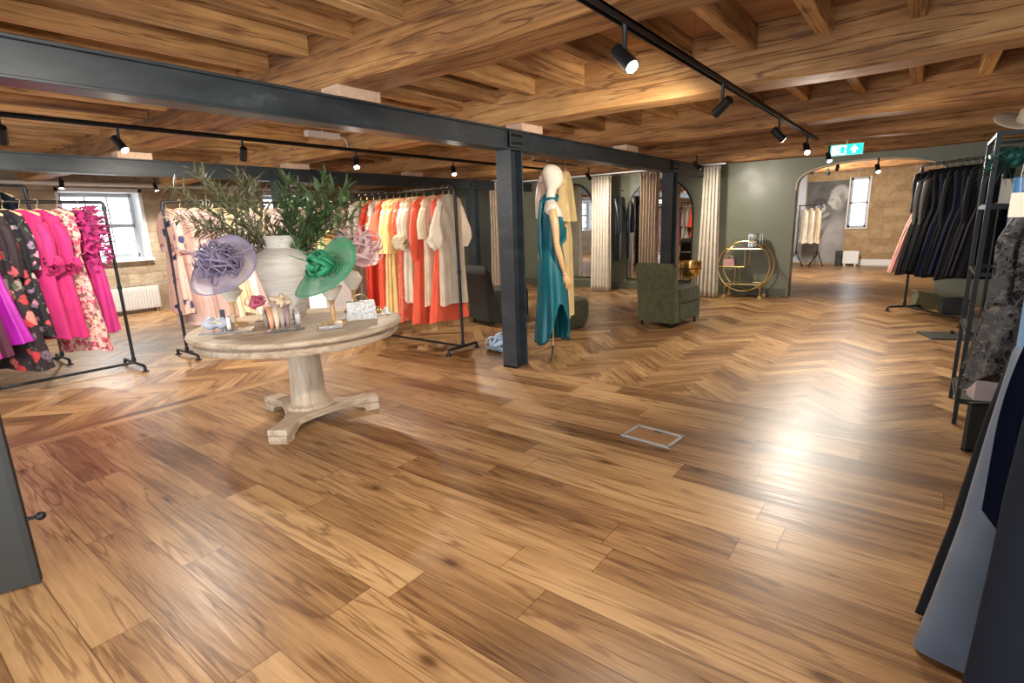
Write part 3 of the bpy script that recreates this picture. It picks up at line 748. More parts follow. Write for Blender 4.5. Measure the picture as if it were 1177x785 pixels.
for i, (x, f_, lb, L, sl) in enumerate(spec):
    ex = None
    if sl: ex = [('cuff', ring_mesh((sx * .225, 0), .056, .064, -.50, -.56, 20, 1.03, .02), fab[f_]) for sx in (-1, 1)] + [('belt', ring_mesh((0, 0), .158, .062, -.54, -.58, 30, 1.0, .0), fab[f_])]
    dress((x, 6.85 + (0 if i else .04), 1.80), R(-52 + (i * 7) % 5 - 2) if i > 1 else R((-88, -50)[i]), lb, fab[f_], L=L, group='dresses on the blush rack', prof=dict(sw=.195, hem=.25, hd=0.065), sleeve=dict(L=.36, rads=(.07, .068, .066, .06)) if sl or i == 0 else None, extra=ex)
# ---- orange rack (runs along y)
rk3 = pipe_rack('clothes_rack', 'dark pipe rack of coral and yellow dresses beside the steel column', 1.75, 1.84, .24); rk3.location = (4.40, 4.12, 0); rk3.rotation_euler = (0, 0, R(90))
GO = 'dresses on the coral rack'
def on_coral(y, label, m, **kw): return dress((4.40, y, 1.84), R(kw.pop('j', 0)) , label, m, group=GO, **kw)
puff = dict(L=.50, rads=(.06, .065, .08, .125, .12, .05), out=.09, fold=.16)
bell = dict(L=.52, rads=(.06, .055, .06, .10, .15), out=.08, fold=.18)
col = MB().tube(arc((0, 0, -.14), .075, 0, 2 * PI - .01, 20, 'xy'), .05, 8, True, .5)
on_coral(4.30, 'coral dress with a round collar, its red hem showing below the ivory dress', fab['coral'], L=1.47, prof=dict(hem=.31, hd=0.065), extra=[('collar', col, fab['redor'])])
on_coral(4.21, 'ivory midi dress with gathered puff cuffs, at the post end of the coral rack', fabric('warm ivory crepe', (.70, .57, .42)), L=1.28, sleeve=dict(L=.46, rads=(.06, .06, .065, .10, .11, .05), out=.08, fold=.16), prof=dict(hem=.21, hip=.19, waist=.18), extra=[('ruffle', rosette((-.245, -.0, -.56), .10, 61, 12), fab['ivory'])])
on_coral(4.45, 'cream midi dress half hidden between the round collared coral dress and the long coral gown', fab['cream'], L=1.30, sleeve=dict(L=.36, rads=(.06, .06, .07, .07)), prof=dict(hem=.22, waist=.18))
on_coral(4.60, 'long sleeved coral gown with a pleated hem right of the cream ruffles', fab['coral'], L=1.52, sleeve=dict(L=.60, rads=(.06, .055, .06, .07, .05)), prof=dict(hem=.28, hd=0.065), amp=.22)
for i, (y, lb) in enumerate(((4.72, 'cream ruffle cuff dress directly left of the long coral gown'), (4.80, 'cream ruffle cuff dress touching the coral sequin lace gown'))):
    on_coral(y, lb, fab['ivory' if i else 'cream'], L=1.28, sleeve=dict(L=.36, rads=(.06, .06, .065, .07)), extra=[('ruffle', rosette((sx * .225, 0, -.57), .10, 71 + i * 3 + sx, 10), fab['cream']) for sx in (-1, 1)], prof=dict(hem=.21))
on_coral(4.90, 'coral sequin lace column gown on the coral rack', fab['corallace'], L=1.52, sleeve=dict(L=.42, rads=(.06, .055, .055, .05)), prof=dict(hem=.24, waist=.175), amp=.1)
on_coral(5.02, 'lemon trouser set with flared cuffs next to the sequin lace', fab['yellow'], L=1.45, sleeve=bell, prof=dict(hem=.2), amp=.24)
on_coral(5.12, 'butter chiffon dress with pleats on the coral rack', fab['butter'], L=1.45, sleeve=dict(L=.5, rads=(.06, .06, .07, .09)), prof=dict(hem=.24), amp=.24, nf=10)
on_coral(5.25, 'coral dress with gathered balloon sleeves left of the yellow dresses', fab['coral'], L=1.42, sleeve=puff, prof=dict(hem=.22))
on_coral(5.38, 'white blouse with orange print and pointed lapels', fab['orangeprint'], L=.85, sleeve=dict(L=.45, rads=(.06, .055, .055)), cat='blouse', name='blouse')
on_coral(5.50, 'red orange dress with fluted sleeves near the left end of the coral rack', fab['redor'], L=1.38, sleeve=bell, prof=dict(hem=.24))
on_coral(5.63, 'pale sage dress second from the left end of the coral rack', fab['sage'], L=1.42, sleeve=dict(L=.5, rads=(.06, .055, .055)))
on_coral(5.76, 'pale sage dress at the far left end of the coral rack', fab['sage'], L=1.42, sleeve=dict(L=.5, rads=(.06, .055, .055)))
# ------------------------------------------------------------------ round table
TX, TY = 2.15, 3.68
tb = thing('round_table', 'round limewashed pedestal table carrying the white vase and headpieces', 'table', (TX, TY, 0))
MB().lathe([(.0, .722), (.70, .722), (.735, .724), (.748, .732), (.752, .744), (.747, .754), (.735, .76), (.72, .761), (0, .761)], 96).build('tabletop', 'whitewash', tb)
MB().lathe([(.0, .655), (.60, .655), (.69, .657), (.715, .662), (.722, .672), (.722, .700), (.712, .708), (.70, .712), (.70, .722), (0, .722)], 96).build('apron', 'whitewash', tb)
MB().lathe([(.0, .105), (.17, .105), (.178, .115), (.172, .135), (.150, .142), (.136, .15), (.128, .2), (.118, .45), (.112, .60), (.118, .62), (.15, .635), (.16, .655), (0, .655)], 40).build('pedestal', 'whitewash_v', tb)
pf = []
for k_ in range(3):
    a0 = R(213 + 120 * k_)
    ux, uy = cos(a0), sin(a0); vx, vy = -uy, ux
    for d, w_ in ((.16, -.12), (.30, -.062), (.52, -.072), (.52, .072), (.30, .062), (.16, .12)):
        pf.append((ux * d + vx * w_, uy * d + vy * w_))
MB().prism(pf, .058, .108).build('plinth', 'whitewash', tb, False, bevel=.01)
for k_ in range(3):
    a0 = R(213 + 120 * k_)
    b = MB(); m_ = Matrix.Rotation(a0, 3, 'Z')
    sh = [(.26, .058), (.34, .052), (.40, .03), (.41, .0), (.515, 0), (.522, .03), (.515, .058)]
    n_ = len(sh)
    for sgn in (-.068, .068):
        b.v += [tuple(m_ @ Vector((x, sgn, z))) for x, z in sh]
    b.f = [tuple(range(n_ - 1, -1, -1)), tuple(range(n_, 2 * n_))] + [(i, (i + 1) % n_, n_ + (i + 1) % n_, n_ + i) for i in range(n_)]
    b.build('foot', 'whitewash', tb, False, bevel=.006)
TZ = .761
# white vase
vz = thing('vase', 'tall matt white ceramic vase with a short neck in the middle of the round table', 'vase', (2.28, 4.03, TZ))
MB().lathe([(0, 0), (.115, 0), (.125, .01), (.135, .06), (.165, .2), (.20, .33), (.218, .42), (.214, .475), (.185, .515), (.14, .54), (.118, .553), (.112, .575), (.115, .61), (.126, .635), (.128, .645), (.118, .645), (.106, .61), (.1, .57), (.1, .5)], 48, cap=False).build('vessel', 'whiteceramic', vz)
def branch(name, label, base, tip, n, ll, lw, leafm, seed, group, cat='branch', sag=.12, stemr=.004):
    r = random.Random(seed); root = thing(name, label, cat, base, 0, group)
    T_ = Vector(tip) - Vector(base); side = Vector((T_.y, -T_.x, 0)); side = side.normalized() if side.length > 1e-4 else Vector((1, 0, 0))
    pts = []
    for i in range(13):
        t_ = i / 12; p = T_ * t_; p.z += sag * sin(PI * t_) * (1 - .2 * t_); p += side * (.03 * sin(3 * t_ + seed)); pts.append(p)
    MB().tube(pts, [stemr * (1 - .75 * i / 12) for i in range(13)], 6).build('stem', 'stem', root)
    lv = MB()
    for k in range(n):
        t_ = .22 + .78 * (k + r.random()) / n; q = min(t_, .999) * 12; i = int(q); p = pts[i].lerp(pts[i + 1], q - i); d = (pts[i + 1] - pts[i]).normalized()
        rd = Vector((r.uniform(-1, 1), r.uniform(-1, 1), r.uniform(-.9, .8))); rd = (rd - d * rd.dot(d)).normalized()
        ld = (d * r.uniform(.35, 1.1) + rd * r.uniform(.6, 1.)).normalized(); L_ = ll * r.uniform(.65, 1.2); w_ = ld.cross(Vector((r.uniform(-.4, .4), r.uniform(-.4, .4), 1))).normalized() * lw * r.uniform(.8, 1.2); up_ = w_.cross(ld).normalized()
        rows = []
        for s_, ww in ((0, .15), (.2, .8), (.45, 1.), (.75, .6), (1., .03)):
            c_ = p + ld * L_ * s_ + up_ * (-.16 * L_ * s_ * s_); rows.append((c_ - w_ * ww + up_ * .25 * lw * ww, c_, c_ + w_ * ww + up_ * .25 * lw * ww))
        vs_ = [v for rw in rows for v in rw]; fs_ = []
        for j in range(4):
            fs_ += [(j * 3, j * 3 + 1, j * 3 + 4, j * 3 + 3), (j * 3 + 1, j * 3 + 2, j * 3 + 5, j * 3 + 4)]
        lv.add(vs_, fs_)
    lv.build('leaves', leafm, root, fix=False)
    return root
rbh = random.Random(17)
tipsL = [(-.62, .14, .42), (-.52, .30, .30), (-.58, .22, .18), (-.40, .30, .46), (-.46, .0, .52), (-.30, .2, .38), (-.34, .1, .26), (-.22, -.05, .48), (-.12, .12, .42), (-.42, .42, .12), (-.5, .08, .08), (-.2, .28, .3)]
for i, (dx, dy, dz) in enumerate(tipsL):
    a = rbh.uniform(0, 6.28)
    b0 = Vector((2.28 + .04 * cos(a), 4.03 + .04 * sin(a), TZ + .35)); 
    # image left is (-.61, .79) in plan
    tip = (2.28 + dx * .61 * 1.3, 4.03 - dx * .79 * 1.3 + dy * .3, TZ + .645 + dz * .98)
    branch('olive_branch', 'grey green olive branch leaning left out of the white vase', b0, tip, 84, .14, .0085, 'leaf_olive', 100 + i, 'olive branches on the left of the vase', sag=.05)
tipsR = [(.10, .1, .42), (.2, .2, .36), (.3, -.1, .42), (.38, .2, .34), (.44, .0, .26), (.34, .1, .16), (.22, -.1, .2), (.14, .1, .26), (.05, .2, .32), (.46, .1, .36), (.28, .2, .05), (.4, -.1, .10)]
for i, (dx, dy, dz) in enumerate(tipsR):
    a = rbh.uniform(0, 6.28)
    b0 = Vector((2.28 + .04 * cos(a), 4.03 + .04 * sin(a), TZ + .35))
    tip = (2.28 + dx * .61 * 1.3, 4.03 - dx * .79 * 1.3 + dy * .3, TZ + .645 + dz)
    branch('leafy_branch', 'dark green leafy branch leaning right out of the white vase', b0, tip, 80, .14, .0105, 'leaf_dark', 130 + i, 'green branches on the right of the vase', sag=.04)

# ------------------------------------------------------------------ headpieces on stands
def head_stand(label, at, h, r=.085, m='standwood'):
    t_ = thing('display_stand', label, 'hat stand', at)
    MB().lathe([(0, 0), (.085, 0), (.09, .008), (.088, .02), (.06, .026), (.02, .03), (0, .03)], 28).build('base', m, t_)
    MB().lathe([(0, .03), (.018, .03), (.014, .06), (.02, .1), (.013, .14), (.018, .17), (.03, .185), (0, .19)], 18).build('stem', m, t_)
    MB().lathe([(0, .185), (.03, .185), (.05, .22), (r * .85, h * .6 + .1), (r, h * .8 + .08), (r * .95, h + .02), (r * .6, h + .07), (0, h + .085)], 26).build('head_form', 'cardboard', t_)
    return t_
def disc(R_, tilt, az, wave, seed, n=48, m=7, cup=.05, c=(0, 0, 0), ecc=1.):
    r = random.Random(seed); ph = r.uniform(0, 6)
    mt = Matrix.Rotation(az, 3, 'Z') @ Matrix.Rotation(tilt, 3, 'Y')
    vs = []; fs = []
    for i in range(m + 1):
        q = i / m
        for j in range(n):
            a = 2 * PI * j / n
            v = Vector((R_ * q * cos(a) * ecc, R_ * q * sin(a), cup * (q * q - .3) + wave * q ** 3 * sin(2 * a + ph)))
            vs.append(Vector(c) + mt @ v)
    for i in range(m):
        for j in range(n): fs.append((i * n + j, i * n + (j + 1) % n, (i + 1) * n + (j + 1) % n, (i + 1) * n + j))
    return MB().add(vs, fs), [vs[m * n + j] for j in range(n)], mt
def loops(c, R_, k, seed, mt=None, wid=.018, big=1.):
    r = random.Random(seed); b = MB()
    for i in range(k):
        d = Vector((r.uniform(-1, 1), r.uniform(-1, 1), r.uniform(-.2, 1))).normalized(); s_ = d.cross(Vector((r.uniform(-1, 1), r.uniform(-1, 1), r.uniform(-1, 1)))).normalized(); w_ = d.cross(s_).normalized() * wid * r.uniform(.7, 1.3)
        L_ = R_ * r.uniform(.6, 1.1) * big
        def fn(u, v, d=d, s_=s_, w_=w_, L_=L_):
            a = u * PI * 1.7
            p = Vector(c) + d * (L_ * sin(a * .58)) + s_ * (L_ * .42 * sin(a * 1.16)) + w_ * ((v - .5) * 2 * (1 - .3 * u))
            return p
        b.grid(fn, 14, 2)
    return b
SIN_L = sheer('lilac sinamay', (.42, .36, .48), .62); SIN_Ld = fabric('lilac crin ribbon', (.25, .2, .31), .5)
SIN_G = sheer('emerald sinamay', (.012, .27, .10), .72); SIN_Gd = fabric('emerald organza', (.008, .22, .085), .5); SIN_P = sheer('pale pink crin', (.76, .5, .5), .6); SIN_Pd = fabric('pale pink organza', (.74, .5, .5), .5)
view = R(232)   # heading from the table back towards the doorway side
def headpiece(name, label, cat, c, R_, tilt, az, ms, md, seed, k, ecc=1., loopR=.12, wave=.02, cup=.05, off=.02, quill=0, wid=.022):
    t_ = thing(name, label, cat, c)
    b, rim, mt = disc(R_, tilt, az, wave, seed, cup=cup, ecc=ecc)
    b.build('brim', ms, t_, solid=.002)
    MB().tube(rim, .0045, 6, True).build('rim_wire', md, t_)
    up_ = mt @ Vector((0, 0, 1))
    loops(tuple(up_ * off), loopR, k, seed + 1, wid=wid).build('ribbon_flower', md, t_, solid=.001)
    if quill:
        q = MB(); r = random.Random(seed + 5)
        for i in range(quill):
            d = (up_ * .5 + Vector((r.uniform(-1, 1), r.uniform(-1, 1), r.uniform(-.3, 1)))).normalized(); s_ = Vector((r.uniform(-.4, .4), r.uniform(-.4, .4), 0)); L_ = r.uniform(.16, .27)
            q.tube([tuple(up_ * off + d * L_ * t2 + s_ * L_ * t2 * t2) for t2 in (0, .25, .5, .75, 1)], [.003, .003, .003, .004, .002], 5)
        q.build('quills', md, t_)
    return t_
head_stand('wooden head stand under the lilac headpiece', (1.83, 4.02, TZ), .23)
lil = headpiece('fascinator', 'lilac grey sinamay fascinator with curled ribbons on the left of the table', 'headpiece', (1.80, 3.955, TZ + .41), .25, R(52), R(205), SIN_L, SIN_Ld, 3, 150, 1.0, .165, .03, .09, .08, 26, .008)
for i, (dx, dy, dz) in enumerate(((-.12, .1, .36), (-.02, .02, .33), (.16, -.2, .2))):
    pass
head_stand('wooden head stand under the green hat', (2.23, 3.36, TZ), .25)
headpiece('hat', 'emerald green saucer hat with a ribbon flower facing the room', 'hat', (2.19, 3.30, TZ + .385), .265, R(46), R(176), SIN_G, SIN_Gd, 8, 34, 1.0, .125, .03, .05, .05, 8)
head_stand('wooden head stand under the pale pink headpiece', (2.70, 3.74, TZ), .26)
pk = thing('fascinator', 'pale pink looped crin fascinator between the green hat and the coral rack', 'headpiece', (2.73, 3.68, TZ + .47))
loops((0, 0, 0), .23, 30, 77, wid=.017).build('ribbon_loops', SIN_Pd, pk, solid=.001)
b, rim, mt = disc(.13, R(55), R(250), .03, 5); b.build('brim', SIN_P, pk, solid=.002)
# headband display
hd_ = thing('headband_stand', 'dark acrylic stand for padded headbands on the front of the table', 'display stand', (1.89, 3.50, TZ), R(-22))
MB().box((.02, 0, .005), (.24, .12, .01)).build('base', mat('smoked acrylic', (.1, .09, .08), .1), hd_, False)
MB().box((-.09, 0, .085), (.006, .11, .15)).build('upright', mat('smoked acrylic two', (.12, .11, .1), .1), hd_, False)
MB().tube([(-.09, 0, .06), (.11, 0, .06)], .01, 10).build('bar', 'acrylic', hd_)
for i, (x, c_, lb) in enumerate(((-.055, (.62, .33, .19), 'rose gold padded headband, leftmost on the headband stand'), (-.02, (.66, .55, .42), 'cream padded headband beside the rose gold one'), (.015, (.42, .32, .26), 'taupe padded headband beside the cream one'), (.05, (.30, .2, .21), 'mauve padded headband beside the silver round bag'))):
    t_ = thing('headband', lb, 'headband', (1.89 + x * cos(R(-22)), 3.50 + x * sin(R(-22)), TZ + .012), R(-22), 'headbands on the stand')
    MB().tube(arc((0, 0, .075), .075, R(-55), R(235), 26, 'yz'), [.006 + .012 * sin(PI * k_ / 26) for k_ in range(27)], 10, flat=1.3).build('band', fabric('headband satin', c_, satin=True), t_)
fl_ = thing('flower_headpiece', 'cream and gold flower headpiece lying on top of the headbands', 'headpiece', (1.915, 3.50, TZ + .185))
loops((0, 0, 0), .075, 34, 90, wid=.012).build('petals', fabric('champagne organza', (.68, .5, .34)), fl_, solid=.001)
loops((0, 0, .01), .028, 14, 91, wid=.006).build('stamens', 'gold', fl_, solid=.001)
SPK = mat('silver glitter', (.5, .48, .46), .4, .15); t = NT(SPK)
vo = t.n('ShaderNodeTexVoronoi', Scale=240.); t.l(t.obj(), vo.inputs['Vector']); sp = t.n('ShaderNodeSeparateColor'); t.l(vo.outputs['Color'], sp.inputs[0])
t.l(t.ramp(sp.outputs[0], [(.2, (.3, .28, .26)), (.5, (.5, .47, .44)), (.8, (.72, .69, .66))]), t.b.inputs['Base Color']); t.bump(sp.outputs[1], .5, .003)
rbag = thing('round_bag', 'round silver glitter bag standing next to the headbands', 'bag', (2.00, 3.455, TZ), R(-24))
MB().add(*(lambda q: (q.v, q.f))(MB().tube([(-.02, 0, .085), (-.014, 0, .085), (.014, 0, .085), (.02, 0, .085)], [.055, .064, .064, .055], 30))).build('case', SPK, rbag)
MB().lathe([(0, 0), (.05, 0), (.05, .006), (.012, .012), (.01, .03), (0, .03)], 20).build('stand', 'acrylic', rbag)
# satin bow clutch on a tray
tr_ = thing('display_tray', 'flat grey glass tray on the left edge of the table', 'tray', (1.70, 3.86, TZ), R(-35))
MB().box((0, 0, .004), (.34, .16, .008)).build('tray_plate', mat('grey glass', (.35, .36, .38), .1), tr_, False, bevel=.002)
cl_ = thing('satin_clutch', 'white satin bow clutch with a silver frame on the grey tray', 'clutch bag', (1.655, 3.90, TZ + .009), R(-35))
def pil(u, v):
    a = 2 * PI * v; x = lerp(-.1, .07, u); k_ = (sin(PI * min(max(u, .02), .98)) ** .5) * (1 - .35 * math.exp(-((u - .55) / .1) ** 2))
    return (x, .05 * k_ * cos(a), .052 + .048 * k_ * sin(a) * (1 + .12 * sin(9 * u + 3 * a)))
MB().grid(pil, 20, 20).build('pouch', fabric('white satin', (.52, .55, .62), satin=True), cl_)
MB().box((.085, 0, .052), (.03, .12, .1)).build('frame', 'chrome', cl_, False, bevel=.008)
MB().tube([(-.04, -.05, .06), (.0, -.055, .075), (.04, -.05, .05)], .004, 6).build('chain', 'palegold', cl_)
tg = thing('price_tag', 'small dark price card standing behind the white satin clutch', 'price tag', (1.80, 4.13, TZ), R(-40))
MB().box((0, 0, .06), (.035, .004, .12)).build('card', mat('dark grey card', (.05, .06, .07), .6), tg, False); MB().lathe([(0, .03), (.006, .03), (.006, .045), (0, .045)], 10, (0, -.003, .02)).build('stud', 'chrome', tg); MB().box((0, 0, .003), (.05, .03, .006)).build('foot', 'acrylic', tg, False)
# glitter handbag
hb = thing('handbag', 'white glitter handbag with a hoop handle on the right of the table', 'handbag', (2.47, 3.35, TZ), R(-33))
MB().prism([(-.115, 0), (.115, 0), (.10, .135), (-.10, .135)], -.04, .04, lambda x, y, z: (x, z * (1 - y * 3.2), y)).build('case', SPK, hb, False, bevel=.006)
MB().add([(-.102, -.036, .139), (.102, -.036, .139), (.105, -.043, .09), (0, -.047, .05), (-.105, -.043, .09), (-.1, .03, .141), (.1, .03, .141)], [(0, 1, 2, 3, 4), (5, 6, 1, 0)]).build('flap', SPK, hb, False, solid=.004)
MB().tube([(-.105, -.046, .09), (0, -.05, .05), (.105, -.046, .09)], .0035, 6).build('flap_trim', 'chrome', hb)
MB().tube(arc((0, 0, .135), .058, 0, PI, 18), .0055, 8).build('handle', 'palegold', hb)
jb = thing('bracelet_card', 'gold bracelet on a small white card at the right edge of the table', 'jewellery', (2.70, 3.42, TZ), R(-30))
MB().box((0, 0, .004), (.16, .08, .008)).build('card', 'white', jb, False, bevel=.002); MB().tube(arc((-.02, 0, .03), .026, 0, 2 * PI - .05, 24, 'yz'), .008, 8, True).build('bracelet', 'gold', jb)
MB().tube(arc((-.0, 0, .03), .026, 0, 2 * PI - .05, 24, 'yz'), .008, 8, True).build('bracelet', 'gold', jb)
MB().box((.05, 0, .03), (.03, .06, .045)).build('cushion', 'white', jb, False, bevel=.008)
pc = thing('clutch_bag', 'slim pewter clutch lying flat in front of the green hat stand', 'clutch bag', (2.12, 3.24, TZ), R(-28))
MB().box((0, 0, .014), (.17, .07, .028)).build('case', mat('pewter leather', (.3, .28, .27), .4, .3), pc, False, bevel=.007); MB().box((0, -.036, .02), (.02, .004, .01)).build('clasp', 'chrome', pc, False)
pg = thing('hair_clip', 'raspberry feather hair clip between the lilac headpiece and the vase', 'headpiece', (2.02, 4.03, TZ))
MB().lathe([(0, 0), (.03, 0), (.03, .006), (.006, .012), (.006, .1), (0, .1)], 16).build('stand', 'acrylic', pg); loops((0, 0, .13), .085, 16, 33, wid=.016).build('feathers', fabric('raspberry feather', (.6, .12, .2)), pg, solid=.001)
# second display behind: gold vase with a plant on a plinth
pl = thing('display_plinth', 'white plinth behind the round table under the gold vase', 'plinth', (3.72, 5.62, 0)); MB().box((0, 0, .52), (.36, .36, .98)).build('block', 'white', pl, False, bevel=.01); MB().box((0, 0, .015), (.32, .32, .03)).build('toe', 'white', pl, False)
gv = thing('vase', 'gold ribbed vase on the plinth behind the white vase', 'vase', (3.72, 5.62, 1.01))
MB().lathe([(0, 0), (.1, 0), (.115, .03)] + [(.12 + .012 * (i % 2), .05 + i * .035) for i in range(10)] + [(.11, .41), (.1, .42), (.09, .4), (.09, .2)], 28, cap=False).build('vessel', mat('gold glaze', (.72, .52, .2), .35, .6), gv)
for i in range(7):
    a = i * 2.4; rr = .25 + .12 * (i % 3)
    branch('leafy_branch', 'green branch spreading from the gold vase behind the round table', (3.72 + .03 * cos(a), 5.62 + .03 * sin(a), 1.15), (3.72 + rr * cos(a), 5.62 + rr * sin(a), 1.6 + .12 * (i % 4)), 26, .12, .015, 'leaf_dark', 160 + i, 'green branches in the gold vase', sag=.08)
pt = thing('potted_plant', 'green potted plant on a tall stand left of the coral rack', 'plant', (4.55, 6.15, 0))
MB().lathe([(0, 0), (.14, 0), (.14, .02), (.03, .04), (.03, 1.25), (.12, 1.28), (.12, 1.3), (0, 1.3)], 20).build('stand', 'blackmetal', pt)
MB().lathe([(0, 1.3), (.1, 1.3), (.13, 1.48), (.12, 1.48), (.11, 1.44), (0, 1.44)], 24).build('pot', 'whiteceramic', pt)
lv = MB(); r = random.Random(4)
for i in range(90):
    a = r.uniform(0, 6.28); e = r.uniform(.2, 1.4); d = Vector((cos(a) * cos(e), sin(a) * cos(e), sin(e))); L_ = r.uniform(.25, .5); w_ = d.cross(Vector((0, 0, 1))).normalized() * .014
    q = [Vector((0, 0, 1.44)) + d * L_ * s_ + Vector((0, 0, -.25 * L_ * s_ * s_)) for s_ in (.15, .45, .75, 1)]
    lv.add([q[0], q[1] - w_, q[1] + w_, q[2] - w_, q[2] + w_, q[3]], [(0, 1, 2), (1, 3, 4, 2), (3, 5, 4)])
lv.build('leaves', 'leaf_dark', pt, fix=False)

# ------------------------------------------------------------------ mannequin
mn = thing('mannequin', 'cream dress form with a wooden arm and gold tripod stand beside the steel column', 'mannequin', (4.72, 3.08, 0), R(-52))
def ell_ring(cx, cy, z, rx, ry, n=28, e=.9): return [(cx + rx * math.copysign(abs(cos(a)) ** e, cos(a)), cy + ry * math.copysign(abs(sin(a)) ** e, sin(a)), z) for a in [2 * PI * j / n for j in range(n)]]
tor = [(0, .80, .05, .07), (0, .82, .11, .14), (-.01, .95, .125, .165), (-.01, 1.08, .115, .15), (0, 1.22, .09, .118), (.01, 1.34, .105, .13), (.02, 1.45, .12, .145), (.01, 1.55, .095, .16), (0, 1.61, .07, .15), (-.01, 1.645, .055, .09), (-.005, 1.67, .05, .055), (0, 1.72, .046, .05), (.01, 1.76, .05, .05), (.03, 1.79, .075, .062), (.035, 1.83, .09, .072), (.03, 1.88, .098, .078), (.02, 1.93, .098, .078), (.01, 1.97, .08, .064), (.005, 1.995, .045, .04), (.0, 2.003, .01, .01)]
MB().rings([ell_ring(cx, 0, z, rx, ry) for cx, z, rx, ry in tor]).build('torso', 'mannequin', mn)
pole = MB().cyl((0, 0, .10), (0, 0, .82), .0125, n=14).build('stand_pole', 'palegold', mn)
for k_ in range(3):
    a = R(20 + 120 * k_)
    MB().tube([(0, 0, .14), (.05 * cos(a), .05 * sin(a), .10), (.24 * cos(a), .24 * sin(a), .02), (.27 * cos(a), .27 * sin(a), .009)], .011, 8).build('stand_leg', 'palegold', mn)
MB().lathe([(0, .11), (.022, .11), (.022, .16), (0, .16)], 14).build('stand_collar', 'palegold', mn)
ar = MB().tube([(0, -.165, 1.56), (.005, -.18, 1.50), (.02, -.195, 1.40), (.03, -.205, 1.25)], [.03, .042, .04, .032], 12).build('arm', 'armwood', mn)
MB().ball((.03, -.206, 1.235), .032).build('elbow_joint', 'armwood', ar)
MB().tube([(.03, -.206, 1.22), (.05, -.205, 1.14), (.085, -.19, 1.02), (.11, -.18, .93)], [.03, .034, .028, .02], 12).build('forearm', 'armwood', ar)
MB().ball((.113, -.179, .915), .022).build('wrist_joint', 'armwood', ar)
hn = MB().tube([(.113, -.179, .905), (.125, -.176, .875), (.14, -.172, .835), (.147, -.170, .815)], [.018, .034, .036, .026], 12, flat=.5, up=(1, 0, 0))
for k_ in range(4):
    bx = .122 + .017 * k_; ln = (.062, .074, .07, .055)[k_]
    hn.tube([(bx, -.172, .825), (bx + .006, -.166, .825 - ln * .45), (bx + .004, -.152, .825 - ln * .8), (bx, -.142, .825 - ln)], [.0085, .0085, .0075, .005], 8)
hn.tube([(.118, -.17, .872), (.105, -.155, .845), (.105, -.142, .81)], [.0095, .009, .006], 8)
hn.build('hand', 'armwood', ar)
td = thing('dress', 'teal satin one shoulder dress with a draped panel and split hem on the mannequin', 'dress', (4.72, 3.08, 0), R(-52))
rgs = []
for z_, cx, rx, ry, fl in ((1.50, .01, .11, .165, 0), (1.45, .02, .128, .155, 0), (1.34, .012, .115, .142, .1), (1.22, .0, .1, .13, .25), (1.18, 0, .103, .133, .3), (1.08, -.01, .13, .162, .35), (.95, -.01, .145, .182, .4), (.8, 0, .15, .19, .6), (.6, 0, .158, .2, .8), (.4, -.005, .168, .21, 1), (.15, -.01, .18, .225, 1)):
    ring = []
    for j in range(64):
        a = 2 * PI * j / 64
        da = math.atan2(sin(a - R(-62)), cos(a - R(-62)))
        zc = z_ + (.46 * math.exp(-(da / .6) ** 2) * max(0, (.62 - z_) / .47) if z_ < .62 else 0)
        if z_ == 1.50: zc = 1.49 + .15 * math.exp(-((math.atan2(sin(a - R(160)), cos(a - R(160)))) / 1.0) ** 2)
        k_ = 1 + fl * .085 * (sin(7 * a + 2 * z_) + .6 * sin(11 * a + 1.3)) + (.03 * sin(14 * z_ * 3 + 2 * a) if .9 < z_ < 1.5 else 0)
        ring.append((cx + rx * k_ * cos(a), ry * k_ * sin(a), zc))
    rgs.append(ring)
MB().rings(rgs, cap=False).build('gown_body', fab['teal'], td, solid=.004, sub=1)
def drape(u, v):
    z_ = lerp(1.66, .95, v); w_ = lerp(.07, .13, v)
    return (-.10 - .03 * sin(PI * v) + .015 * sin(5 * PI * u), lerp(-w_, w_ , u) + .02, z_)
MB().grid(drape, 18, 12).build('back_drape', fab['teal'], td, solid=.006)
MB().tube([(-.09, .02, 1.62), (-.05, .05, 1.70), (.01, .055, 1.715), (.06, .03, 1.69), (.05, -.03, 1.66), (-.02, -.05, 1.665), (-.09, .0, 1.64)], .022, 10, flat=1.3).build('neck_band', fab['teal'], td)
MB().tube([(.10, .12, 1.44), (.135, .05, 1.36), (.12, -.06, 1.26), (.06, -.13, 1.2)], [.02, .03, .028, .018], 10).build('waist_drape', fab['teal'], td)
# dresses hung from the steel beam behind it
sr = struct(MB().tube([(4.7, 3.285, 2.108), (4.7, 3.285, 2.06), (5.6, 3.285, 2.06), (5.6, 3.285, 2.108)], .008, 8).build('trim_3', 'blackmetal'))
dress((5.34, 3.285, 2.06), R(20), 'long butter yellow dress with fluted sleeves hanging behind the mannequin', fab['butter'], L=1.72, sleeve=dict(L=.44, rads=(.07, .085, .10, .12), out=.04, fold=.2), prof=dict(hem=.22, hip=.16, waist=.12, sw=.18, wz=.6), hang='wood', hlabel='wooden hanger of the yellow dress under the steel beam')
dress((4.98, 3.285, 2.06), R(12), 'short pale blush blouse hanging between the column and the mannequin head', sheer('blush chiffon', (.72, .5, .4), .85), L=.85, sleeve=dict(L=.4, rads=(.07, .075, .08, .08), fold=.15), prof=dict(hem=.22), cat='blouse', name='blouse', hlabel='wooden hanger of the blush blouse above the mannequin')
